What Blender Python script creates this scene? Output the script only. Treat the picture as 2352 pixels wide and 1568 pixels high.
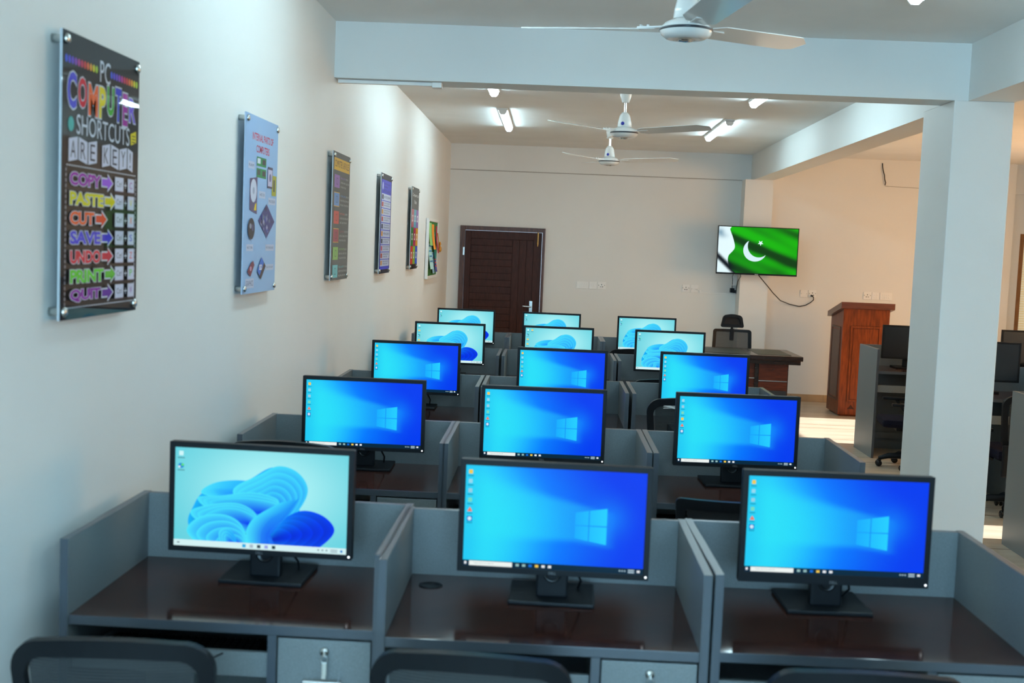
import bpy, bmesh, math, random
from mathutils import Vector, Matrix
random.seed(7)
PI = math.pi
for o in list(bpy.data.objects): bpy.data.objects.remove(o)
SC = bpy.context.scene
COL = SC.collection
# ------------------------------------------------------------------ camera
cd = bpy.data.cameras.new('camera'); cam = bpy.data.objects.new('camera', cd); COL.objects.link(cam)
SC.camera = cam
YAW, PIT, ROL = -0.0284, -0.0786, 0.0408
_f = Vector((math.sin(YAW)*math.cos(PIT), math.cos(YAW)*math.cos(PIT), math.sin(PIT)))
_r = Vector((math.cos(YAW), -math.sin(YAW), 0)); _u = _r.cross(_f)
_r2 = math.cos(ROL)*_r + math.sin(ROL)*_u; _u2 = -math.sin(ROL)*_r + math.cos(ROL)*_u
M4 = Matrix((_r2, _u2, -_f)).transposed().to_4x4(); M4.translation = Vector((1.2587, 0, 1.752))
cam.matrix_world = M4
cd.sensor_width = 36; cd.lens = 2775.96/2352*36; cd.clip_start = 0.05; cd.clip_end = 200
cd.dof.use_dof = True; cd.dof.focus_distance = 8.3; cd.dof.aperture_fstop = 4.2
# ------------------------------------------------------------------ world, sun, daylight, exposure
SC.view_settings.view_transform = 'Standard'; SC.view_settings.look = 'None'
SC.view_settings.exposure = 0.24; SC.view_settings.gamma = 1.0; SC.view_settings.use_curve_mapping = False
wd = bpy.data.worlds.new('world'); SC.world = wd; wd.use_nodes = True
bg = wd.node_tree.nodes['Background']; bg.inputs[0].default_value = (0.62, 0.80, 1.0, 1); bg.inputs[1].default_value = 1.3
BATTEN = 31.0
def lamp(name, kind, loc, direction, power, color, **kw):
    ld = bpy.data.lights.new(name, kind); ld.energy = power; ld.color = color
    for k, v in kw.items(): setattr(ld, k, v)
    ob = bpy.data.objects.new(name, ld); COL.objects.link(ob); ob.location = loc
    ob.rotation_euler = Vector(direction).to_track_quat('-Z', 'Y').to_euler(); return ob
lamp('sun', 'SUN', (12, 12, 8), (-0.88, 0.0, -0.47), 17.0, (1.0, 0.95, 0.90), angle=0.009)
# daylight through the front windows behind the camera and through the blinds of the right-hand windows
lamp('front_window_daylight', 'AREA', (1.6, -3.05, 1.7), (0.0, 1, 0.0), 185, (0.38, 0.73, 1.0), shape='RECTANGLE', size=2.8, size_y=1.5)
lamp('right_window_daylight', 'AREA', (7.9, 10.9, 1.75), (-1, 0.12, 0.0), 80, (1.0, 0.47, 0.11), shape='RECTANGLE', size=3.0, size_y=1.5)
lamp('right_window_daylight', 'AREA', (7.9, 6.0, 1.75), (-1, 0, 0.0), 25, (1.0, 0.70, 0.42), shape='RECTANGLE', size=3.0, size_y=1.5)

# ------------------------------------------------------------------ materials
def srgb(r, g, b):
    f = lambda c: (c/255/12.92) if c/255 <= 0.04045 else ((c/255+0.055)/1.055)**2.4
    return (f(r), f(g), f(b))
def mat(name, col, rough=0.5, metal=0.0, noise=0.0, nscale=20, bump=0.0, bscale=60, coat=0.0, stretch=None, emit=None, estr=0.0, spec=0.5):
    m = bpy.data.materials.new(name); m.use_nodes = True
    nt = m.node_tree; b = nt.nodes['Principled BSDF']
    b.inputs['Base Color'].default_value = (*col, 1); b.inputs['Roughness'].default_value = rough
    b.inputs['Metallic'].default_value = metal; b.inputs['Coat Weight'].default_value = coat; b.inputs['Coat Roughness'].default_value = 0.06
    b.inputs['Specular IOR Level'].default_value = spec
    if emit: b.inputs['Emission Color'].default_value = (*emit, 1); b.inputs['Emission Strength'].default_value = estr
    if noise or bump:
        tc = nt.nodes.new('ShaderNodeTexCoord'); mp = nt.nodes.new('ShaderNodeMapping'); nt.links.new(tc.outputs['Object'], mp.inputs[0])
        if stretch: mp.inputs['Scale'].default_value = stretch
    if noise:
        n = nt.nodes.new('ShaderNodeTexNoise'); n.inputs['Scale'].default_value = nscale; n.inputs['Detail'].default_value = 6
        nt.links.new(mp.outputs[0], n.inputs['Vector'])
        r = nt.nodes.new('ShaderNodeValToRGB'); r.color_ramp.elements[0].position = 0.3; r.color_ramp.elements[1].position = 0.7
        r.color_ramp.elements[0].color = (*[c*(1-noise) for c in col], 1); r.color_ramp.elements[1].color = (*[min(1, c*(1+noise)) for c in col], 1)
        nt.links.new(n.outputs['Fac'], r.inputs[0]); nt.links.new(r.outputs[0], b.inputs['Base Color'])
    if bump:
        n2 = nt.nodes.new('ShaderNodeTexNoise'); n2.inputs['Scale'].default_value = bscale; n2.inputs['Detail'].default_value = 4
        nt.links.new(mp.outputs[0], n2.inputs['Vector'])
        bp = nt.nodes.new('ShaderNodeBump'); bp.inputs['Strength'].default_value = bump; bp.inputs['Distance'].default_value = 0.002
        nt.links.new(n2.outputs['Fac'], bp.inputs['Height']); nt.links.new(bp.outputs[0], b.inputs['Normal'])
    return m
def attr_mat(name, rough, emis=0.0, coat=0.0, spec=0.5):
    m = bpy.data.materials.new(name); m.use_nodes = True; nt = m.node_tree; b = nt.nodes['Principled BSDF']
    a = nt.nodes.new('ShaderNodeAttribute'); a.attribute_name = 'Col'
    b.inputs['Roughness'].default_value = rough; b.inputs['Coat Weight'].default_value = coat; b.inputs['Coat Roughness'].default_value = 0.02
    b.inputs['Specular IOR Level'].default_value = spec
    if emis:
        b.inputs['Base Color'].default_value = (0.004, 0.004, 0.005, 1)
        nt.links.new(a.outputs['Color'], b.inputs['Emission Color']); b.inputs['Emission Strength'].default_value = emis
    else: nt.links.new(a.outputs['Color'], b.inputs['Base Color'])
    return m
WALL = mat('wall_paint', (0.78, 0.785, 0.765), 0.55, noise=0.02, nscale=1.3, bump=0.25, bscale=45)
CEIL = mat('ceiling_paint', (0.88, 0.875, 0.855), 0.75, noise=0.03, nscale=2.0, bump=0.5, bscale=30)
GREY = mat('grey_laminate', (0.175, 0.198, 0.205), 0.38, noise=0.16, nscale=420, bump=0.12, bscale=300)
EDGE = mat('grey_edge_band', (0.066, 0.080, 0.098), 0.28)
WALNUT = mat('dark_walnut_top', (0.050, 0.017, 0.011), 0.10, spec=0.40, noise=0.45, nscale=14, stretch=(1.2, 12, 12))
BLACK = mat('black_plastic', (0.0055, 0.0075, 0.0105), 0.45, bump=0.08, bscale=500, spec=0.22)
BLACKG = mat('black_gloss_plastic', (0.006, 0.007, 0.009), 0.22, spec=0.35)
BLACKF = mat('black_fabric', (0.010, 0.011, 0.013), 0.85, noise=0.3, nscale=300)
NAVYF = mat('dark_seat_fabric', (0.010, 0.011, 0.022), 0.9, spec=0.1, noise=0.3, nscale=300)
STEEL = mat('brushed_steel', (0.62, 0.62, 0.6), 0.25, metal=1.0)
CHROME = mat('chrome', (0.8, 0.8, 0.8), 0.1, metal=1.0)
BRASS = mat('aged_brass', (0.42, 0.30, 0.12), 0.35, metal=1.0)
WHITEP = mat('white_plastic', (0.86, 0.86, 0.84), 0.35)
FANW = mat('white_fan_enamel', (0.78, 0.78, 0.76), 0.18, coat=0.4)
FANB = mat('dark_fan_trim', (0.03, 0.035, 0.045), 0.3)
DOORW = mat('dark_red_brown_wood', (0.050, 0.016, 0.010), 0.45, spec=0.2, noise=0.35, nscale=9, stretch=(8, 8, 1.2))
DOORF = mat('reddish_frame_wood', (0.085, 0.030, 0.014), 0.4, noise=0.35, nscale=9, stretch=(8, 8, 1.2))
LECT = mat('orange_brown_wood', (0.175, 0.034, 0.006), 0.38, spec=0.25, noise=0.4, nscale=7, stretch=(9, 9, 1.0), coat=0.08)
LECTD = mat('orange_brown_top', (0.115, 0.026, 0.010), 0.3, noise=0.3, nscale=7, stretch=(1, 9, 9), coat=0.2)
MAHOG = mat('mahogany_veneer', (0.100, 0.022, 0.008), 0.35, spec=0.3, noise=0.35, nscale=8, stretch=(1.2, 9, 9))
EBONY = mat('dark_desk_wood', (0.022, 0.011, 0.008), 0.22, noise=0.3, nscale=8, stretch=(1.2, 9, 9))
LEATHER = mat('black_leather_pad', (0.018, 0.017, 0.017), 0.4, bump=0.3, bscale=200)
TILE = mat('skirting_tile', srgb(176, 150, 118), 0.3, noise=0.12, nscale=6)
LEDM = mat('white_indicator', (0.9, 0.9, 0.9), 0.4, emit=(1, 1, 1), estr=1.3)
DIFF = mat('lit_diffuser', (0.9, 0.9, 0.9), 0.4, emit=(0.62, 0.90, 1.0), estr=BATTEN)
LOGOG = mat('grey_lettering', (0.16, 0.17, 0.18), 0.3, metal=0.3)
WOODW = mat('window_wood', (0.26, 0.11, 0.035), 0.4, noise=0.3, nscale=8, stretch=(9, 9, 1))
LIT = attr_mat('screen_picture', 0.3, emis=0.86, spec=0.08)
PRINT = attr_mat('printed_acrylic', 0.5, coat=0.45, spec=0.1)
PAPER = attr_mat('printed_paper', 0.8)
DARKSCREEN = mat('unlit_screen', (0.014, 0.017, 0.022), 0.25)
BLUEBADGE = mat('blue_badge', (0.02, 0.03, 0.35), 0.3)
def floor_mat():
    m = bpy.data.materials.new('travertine_floor'); m.use_nodes = True; nt = m.node_tree; b = nt.nodes['Principled BSDF']
    b.inputs['Roughness'].default_value = 0.3
    tc = nt.nodes.new('ShaderNodeTexCoord'); mp = nt.nodes.new('ShaderNodeMapping'); mp.inputs['Scale'].default_value = (0.5, 6, 1)
    nt.links.new(tc.outputs['Object'], mp.inputs[0])
    n = nt.nodes.new('ShaderNodeTexNoise'); n.inputs['Scale'].default_value = 3; n.inputs['Detail'].default_value = 8; nt.links.new(mp.outputs[0], n.inputs['Vector'])
    r = nt.nodes.new('ShaderNodeValToRGB'); e = r.color_ramp.elements
    e[0].position = 0.3; e[0].color = (*srgb(172, 160, 142), 1); e[1].position = 0.72; e[1].color = (*srgb(200, 189, 171), 1)
    nt.links.new(n.outputs['Fac'], r.inputs[0])
    sx = nt.nodes.new('ShaderNodeSeparateXYZ'); nt.links.new(tc.outputs['Object'], sx.inputs[0])
    def mnode(op, a, bb):
        x = nt.nodes.new('ShaderNodeMath'); x.operation = op
        for i, v in enumerate((a, bb)):
            if isinstance(v, (int, float)): x.inputs[i].default_value = v
            elif v is not None: nt.links.new(v, x.inputs[i])
        return x.outputs[0]
    lines = []
    for off in (11.794, 12.54):
        f = mnode('FRACT', mnode('DIVIDE', mnode('SUBTRACT', sx.outputs['Y'], off-30.36), 1.012), None)
        lines.append(mnode('LESS_THAN', f, 0.016))
    fx = mnode('FRACT', mnode('DIVIDE', mnode('ADD', sx.outputs['X'], 6.1), 1.6), None)
    lines.append(mnode('LESS_THAN', fx, 0.006))
    tot = mnode('MAXIMUM', mnode('MAXIMUM', lines[0], lines[1]), lines[2])
    mx = nt.nodes.new('ShaderNodeMix'); mx.data_type = 'RGBA'; nt.links.new(tot, mx.inputs['Factor'])
    nt.links.new(r.outputs[0], mx.inputs[6]); mx.inputs[7].default_value = (*srgb(112, 80, 50), 1)
    nt.links.new(mx.outputs[2], b.inputs['Base Color']); return m
FLOOR = floor_mat()
def mesh_mat():
    m = bpy.data.materials.new('chair_mesh_weave'); m.use_nodes = True; nt = m.node_tree; b = nt.nodes['Principled BSDF']
    b.inputs['Base Color'].default_value = (0.022, 0.028, 0.032, 1); b.inputs['Roughness'].default_value = 0.6
    tc = nt.nodes.new('ShaderNodeTexCoord'); sx = nt.nodes.new('ShaderNodeSeparateXYZ'); nt.links.new(tc.outputs['Object'], sx.inputs[0])
    a = nt.nodes.new('ShaderNodeMath'); a.operation = 'MULTIPLY'; a.inputs[1].default_value = 1/0.0075; nt.links.new(sx.outputs['Z'], a.inputs[0])
    f = nt.nodes.new('ShaderNodeMath'); f.operation = 'FRACT'; nt.links.new(a.outputs[0], f.inputs[0])
    g = nt.nodes.new('ShaderNodeMath'); g.operation = 'GREATER_THAN'; g.inputs[1].default_value = 0.55; nt.links.new(f.outputs[0], g.inputs[0])
    s = nt.nodes.new('ShaderNodeMath'); s.operation = 'MULTIPLY'; s.inputs[1].default_value = 0.3; nt.links.new(g.outputs[0], s.inputs[0])
    t = nt.nodes.new('ShaderNodeBsdfTransparent'); x = nt.nodes.new('ShaderNodeMixShader')
    nt.links.new(s.outputs[0], x.inputs[0]); nt.links.new(b.outputs[0], x.inputs[1]); nt.links.new(t.outputs[0], x.inputs[2])
    nt.links.new(x.outputs[0], nt.nodes['Material Output'].inputs['Surface']); return m
WEAVE = mesh_mat()
def glass_mat():
    m = bpy.data.materials.new('window_glass'); m.use_nodes = True; nt = m.node_tree
    t = nt.nodes.new('ShaderNodeBsdfTransparent'); g = nt.nodes.new('ShaderNodeBsdfGlossy'); g.inputs['Roughness'].default_value = 0.02
    x = nt.nodes.new('ShaderNodeMixShader'); x.inputs[0].default_value = 0.06
    nt.links.new(t.outputs[0], x.inputs[1]); nt.links.new(g.outputs[0], x.inputs[2]); nt.links.new(x.outputs[0], nt.nodes['Material Output'].inputs['Surface']); return m
GLASS = glass_mat()
def blind_mat():
    m = bpy.data.materials.new('cream_blind'); m.use_nodes = True; nt = m.node_tree
    d = nt.nodes.new('ShaderNodeBsdfDiffuse'); d.inputs[0].default_value = (0.8, 0.7, 0.5, 1)
    t = nt.nodes.new('ShaderNodeBsdfTranslucent'); t.inputs[0].default_value = (1.0, 0.80, 0.52, 1)
    x = nt.nodes.new('ShaderNodeMixShader'); x.inputs[0].default_value = 0.75
    nt.links.new(d.outputs[0], x.inputs[1]); nt.links.new(t.outputs[0], x.inputs[2]); nt.links.new(x.outputs[0], nt.nodes['Material Output'].inputs['Surface']); return m
BLIND = blind_mat()

# ------------------------------------------------------------------ mesh helpers
class B:
    """collects shapes and links them as ONE mesh object"""
    def __init__(s): s.v = []; s.f = []; s.c = []; s.m = []; s.sm = []
    def add(s, verts, faces, mi=0, col=None, smooth=False):
        o = len(s.v); s.v += [tuple(v) for v in verts]
        for i, f in enumerate(faces):
            s.f.append([o+k for k in f]); s.m.append(mi[i] if isinstance(mi, list) else mi); s.c.append(col); s.sm.append(smooth)
        return s
    def box(s, x0, x1, y0, y1, z0, z1, mi=0, bev=0.0, col=None, top=None, big=None):
        if bev:
            bm = bmesh.new(); bmesh.ops.create_cube(bm, size=1)
            for v in bm.verts: v.co = Vector(((x0+x1)/2+v.co.x*(x1-x0), (y0+y1)/2+v.co.y*(y1-y0), (z0+z1)/2+v.co.z*(z1-z0)))
            bmesh.ops.bevel(bm, geom=bm.edges[:], offset=bev, segments=2, affect='EDGES', profile=0.6)
            bm.normal_update(); bm.verts.index_update()
            mis = [(top if (top is not None and f.normal.z > 0.95) else mi) for f in bm.faces]
            s.add([v.co for v in bm.verts], [[v.index for v in f.verts] for f in bm.faces], mis, col); bm.free(); return s
        v = [(x, y, z) for z in (z0, z1) for y in (y0, y1) for x in (x0, x1)]
        f = [[0, 2, 3, 1], [4, 5, 7, 6], [0, 1, 5, 4], [2, 6, 7, 3], [0, 4, 6, 2], [1, 3, 7, 5]]
        mis = [mi]*6
        if top is not None: mis[1] = top
        if big is not None:                      # faces across the thin direction get another material
            d = (x1-x0, y1-y0, z1-z0); a = d.index(min(d))
            for k in {0: (4, 5), 1: (2, 3), 2: (0, 1)}[a]: mis[k] = big
        return s.add(v, f, mis, col)
    def prism(s, pts, a0, a1, axis='x', mi=0, col=None, smooth=False):
        n = len(pts); P = lambda a, p: {'x': (a, p[0], p[1]), 'y': (p[0], a, p[1]), 'z': (p[0], p[1], a)}[axis]
        v = [P(a0, p) for p in pts]+[P(a1, p) for p in pts]
        f = [[i, (i+1) % n, n+(i+1) % n, n+i] for i in range(n)]
        s.add(v, f, mi, col, smooth); s.add(v, [list(range(n))[::-1], list(range(n, 2*n))], mi, col)
        return s
    def tube(s, path, r, n=8, mi=0, col=None, cap=True):
        path = [Vector(p) for p in path]; rs = r if isinstance(r, (list, tuple)) else [r]*len(path)
        v = []; prev = None
        for i, p in enumerate(path):
            t = (path[min(i+1, len(path)-1)]-path[max(i-1, 0)]).normalized()
            if prev is None: a = t.orthogonal().normalized()
            else: a = (prev-t*prev.dot(t)).normalized()
            prev = a; b = t.cross(a)
            for k in range(n): v.append(p+(a*math.cos(2*PI*k/n)+b*math.sin(2*PI*k/n))*rs[i])
        f = [[i*n+k, i*n+(k+1) % n, (i+1)*n+(k+1) % n, (i+1)*n+k] for i in range(len(path)-1) for k in range(n)]
        s.add(v, f, mi, col, True)
        if cap: s.add(v, [list(range(n))[::-1], [(len(path)-1)*n+k for k in range(n)]], mi, col)
        return s
    def lathe(s, prof, c=(0, 0, 0), n=24, mi=0, axis='z', col=None):
        v = []
        for (r, h) in prof:
            for k in range(n):
                a, b = r*math.cos(2*PI*k/n), r*math.sin(2*PI*k/n)
                v.append({'z': (c[0]+a, c[1]+b, c[2]+h), 'y': (c[0]+a, c[1]+h, c[2]+b), 'x': (c[0]+h, c[1]+a, c[2]+b)}[axis])
        f = [[i*n+k, i*n+(k+1) % n, (i+1)*n+(k+1) % n, (i+1)*n+k] for i in range(len(prof)-1) for k in range(n)]
        return s.add(v, f, mi, col, True)
    def build(s, name, mats, parent=None, loc=None, norm=True, picture=None):
        me = bpy.data.meshes.new(name); me.from_pydata(s.v, [], s.f)
        for mm in (mats if isinstance(mats, (list, tuple)) else [mats]): me.materials.append(mm)
        me.polygons.foreach_set('material_index', s.m); me.polygons.foreach_set('use_smooth', s.sm)
        if any(c is not None for c in s.c):
            at = me.color_attributes.new('Col', 'FLOAT_COLOR', 'CORNER'); buf = []
            for f, c in zip(s.f, s.c):
                if c is None: c = (0, 0, 0)
                for i in range(len(f)): buf += [*(c[i] if isinstance(c[0], (tuple, list)) else c), 1.0]
            at.data.foreach_set('color', buf)
        me.update()
        if norm and not any(c is not None for c in s.c):
            bm = bmesh.new(); bm.from_mesh(me); bmesh.ops.recalc_face_normals(bm, faces=bm.faces); bm.to_mesh(me); bm.free()
        o = bpy.data.objects.new(name, me); COL.objects.link(o)
        if parent: o.parent = parent
        if loc: o.location = loc
        return o
def child(name, me, parent, loc=(0, 0, 0)):
    o = bpy.data.objects.new(name, me); COL.objects.link(o); o.parent = parent; o.location = loc; return o
def tag(o, label, cat, group=None, kind=None):
    o['label'] = label; o['category'] = cat
    if group: o['group'] = group
    if kind: o['kind'] = kind
    return o
def thing(name, label, cat, loc=(0, 0, 0), rz=0.0, group=None):
    o = bpy.data.objects.new(name, None); COL.objects.link(o); o.empty_display_size = 0.1
    o.location = loc; o.rotation_euler = (0, 0, rz); return tag(o, label, cat, group)
def struct(o): o['kind'] = 'structure'; return o
def dup(root, label, loc, rz=0.0, group=None, skip=(), dz=0.0, keep=()):
    r = root.copy(); COL.objects.link(r); r.location = loc; r.rotation_euler = (0, 0, rz); r['label'] = label
    if group: r['group'] = group
    for ch in list(root.children):
        base = ch.name.split('.')[0]
        if base in skip: continue
        c = ch.copy(); COL.objects.link(c); c.parent = r
        if dz and base not in keep: c.location.z += dz
        for g in ch.children:
            d = g.copy(); COL.objects.link(d); d.parent = c
    return r

# ------------------------------------------------------------------ flat pictures (screens, prints)
_tc = {}
def text_geo(body, fat=0.0):
    key = (body, fat)
    if key in _tc: return _tc[key]
    cu = bpy.data.curves.new('t', 'FONT'); cu.body = body; cu.size = 1; cu.offset = fat; cu.resolution_u = 3
    ob = bpy.data.objects.new('t', cu); COL.objects.link(ob); dg = bpy.context.evaluated_depsgraph_get(); dg.update()
    me = bpy.data.meshes.new_from_object(ob.evaluated_get(dg))
    v = [(p.co.x, p.co.y) for p in me.vertices]; f = [list(p.vertices) for p in me.polygons]
    bpy.data.objects.remove(ob); bpy.data.curves.remove(cu); bpy.data.meshes.remove(me)
    _tc[key] = (v, f); return v, f
class Pic:
    def __init__(s, origin, ux, uy, eps=0.00012):
        s.b = B(); s.o = Vector(origin); s.ux = Vector(ux); s.uy = Vector(uy); s.n = s.ux.cross(s.uy).normalized(); s.eps = eps; s.layer = 0
    def P(s, p): return s.o+s.ux*p[0]+s.uy*p[1]+s.n*(s.eps*s.layer)
    def poly(s, pts, col, up=True):
        if up: s.layer += 1
        s.b.add([s.P(p) for p in pts], [list(range(len(pts)))], 1, col)
    def rect(s, x0, y0, x1, y1, col, up=True): s.poly([(x0, y0), (x1, y0), (x1, y1), (x0, y1)], col, up)
    def ell(s, cx, cy, rx, ry, col, n=20, rot=0.0, up=True):
        c, q = math.cos(rot), math.sin(rot)
        s.poly([(cx+rx*math.cos(2*PI*k/n)*c-ry*math.sin(2*PI*k/n)*q, cy+rx*math.cos(2*PI*k/n)*q+ry*math.sin(2*PI*k/n)*c) for k in range(n)], col, up)
    def grid(s, x0, y0, x1, y1, nx, ny, fn):
        s.layer += 1; c = [[fn(i/nx, j/ny) for i in range(nx+1)] for j in range(ny+1)]
        for j in range(ny):
            for i in range(nx):
                q = [(x0+(x1-x0)*a/nx, y0+(y1-y0)*b/ny) for a, b in ((i, j), (i+1, j), (i+1, j+1), (i, j+1))]
                s.b.add([s.P(p) for p in q], [[0, 1, 2, 3]], 1, [c[j][i], c[j][i+1], c[j+1][i+1], c[j+1][i]])
    def text(s, body, x0, y0, x1, y1, col, fat=0.0, fatkey=None, fit=True, shear=0.0):
        """text stretched into the box"""
        s.layer += 1; v, f = text_geo(body, fat); vb, _ = text_geo(body, 0.0) if fat else (v, f)
        a0, a1 = min(p[0] for p in vb), max(p[0] for p in vb); b0, b1 = min(p[1] for p in vb), max(p[1] for p in vb)
        sx, sy = (x1-x0)/max(a1-a0, 1e-6), (y1-y0)/max(b1-b0, 1e-6)
        s.b.add([s.P((x0+(p[0]-a0)*sx+shear*(p[1]-b0)*sy, y0+(p[1]-b0)*sy)) for p in v], f, 1, col)
lerp = lambda a, b, t: tuple(x+(y-x)*t for x, y in zip(a, b))
sst = lambda a, b, x: (lambda t: t*t*(3-2*t))(min(1, max(0, (x-a)/(b-a))))
W_, K_ = srgb(235, 240, 245), srgb(14, 20, 28)

def pic_blue(p, w, h, order=0):
    """blue desktop with light falling out of a four-pane window"""
    lx0, lx1, lyc = 0.615, 0.79, 0.455
    def fn(u, v):
        deep, mid, cy = srgb(0, 60, 240), srgb(4, 130, 255), srgb(44, 226, 246)
        up, lo = 0.60+(0.79-u)*0.46, 0.30-(0.79-u)*0.02-max(0, u-0.615)*0.30     # edges of the light cone
        k = sst(0.86, 0.76, u)
        inside = k*sst(-0.015-0.05*(0.8-min(u, 0.8)), 0.015+0.20*(0.8-min(u, 0.8)), up-v)*sst(-0.02-0.06*(0.8-min(u, 0.8)), 0.02+0.10*(0.8-min(u, 0.8)), v-lo)
        t = sst(0.98, -0.05, u+0.30*(v-0.45)**2+0.16*max(0, v-0.55))
        c = lerp(deep, mid, min(1, t*2.1)); c = lerp(c, cy, sst(0.36, 0.95, t)*0.9)
        c = lerp(c, cy, inside*(0.20+0.30*sst(0.85, 0.2, u)))
        g = math.exp(-(((u-0.80)/0.10)**2+((v-0.54)/0.17)**2)); c = lerp(c, srgb(16, 150, 255), 0.45*g)
        return lerp(c, srgb(10, 160, 235), 0.35*sst(0.14, 0.0, u))
    p.grid(0, 0, w, h, 64, 36, fn)
    q = lambda a, b: (w*(lx0+(lx1-lx0)*a), h*(lyc+(b-0.5)*(0.255+0.105*a)))
    for a0, a1 in ((0, 0.42), (0.455, 1)):
        for b0, b1 in ((0, 0.485), (0.515, 1)):
            l, r = srgb(22, 172, 252), srgb(36, 206, 252)
            p.poly([q(a0, b0), q(a1, b0), q(a1, b1), q(a0, b1)], [lerp(l, r, a0), lerp(l, r, a1), lerp(l, r, a1), lerp(l, r, a0)], up=(a0 == 0 and b0 == 0))
    tb = h*0.058
    p.rect(0, 0, w, tb, srgb(6, 40, 62))
    p.rect(w*0.008, tb*0.3, w*0.02, tb*0.75, W_); p.rect(w*0.035, tb*0.1, w*0.275, tb*0.9, srgb(236, 243, 240))
    p.text('Type here to search', w*0.06, tb*0.36, w*0.17, tb*0.68, srgb(150, 165, 170))
    for k, c in enumerate((srgb(150, 190, 190), srgb(150, 190, 190), srgb(20, 110, 220), srgb(246, 205, 80), W_, W_)):
        p.rect(w*(0.295+0.036*k), tb*0.3, w*(0.313+0.036*k), tb*0.72, c)
    for k in range(3): p.rect(w*(0.868+0.014*k), tb*0.38, w*(0.876+0.014*k), tb*0.62, srgb(160, 190, 205))
    p.rect(w*0.918, tb*0.55, w*0.952, tb*0.78, srgb(170, 195, 210)); p.rect(w*0.918, tb*0.2, w*0.952, tb*0.42, srgb(170, 195, 210)); p.rect(w*0.967, tb*0.32, w*0.983, tb*0.7, W_)
    ic = [srgb(242, 200, 70), srgb(150, 215, 235), srgb(150, 205, 225), srgb(120, 215, 190), srgb(240, 120, 90), srgb(210, 235, 245)]
    if order: ic = ic[1:4]+ic[:1]+ic[4:]
    for k, c in enumerate(ic):
        y = h*(0.935-0.093*k); x = w*0.028
        if k == 4: p.poly([(x-h*0.026, y-h*0.022), (x+h*0.026, y-h*0.022), (x, y+h*0.024)], c)
        elif k == 5: p.rect(x-h*0.027, y-h*0.025, x+h*0.027, y+h*0.025, srgb(20, 110, 200)); p.ell(x, y, h*0.019, h*0.019, c)
        else: p.rect(x-h*0.02, y-h*0.02, x+h*0.018, y+h*0.02, c)
        p.rect(x-h*0.028, y-h*0.043, x+h*0.028, y-h*0.036, srgb(20, 95, 140))
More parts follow.
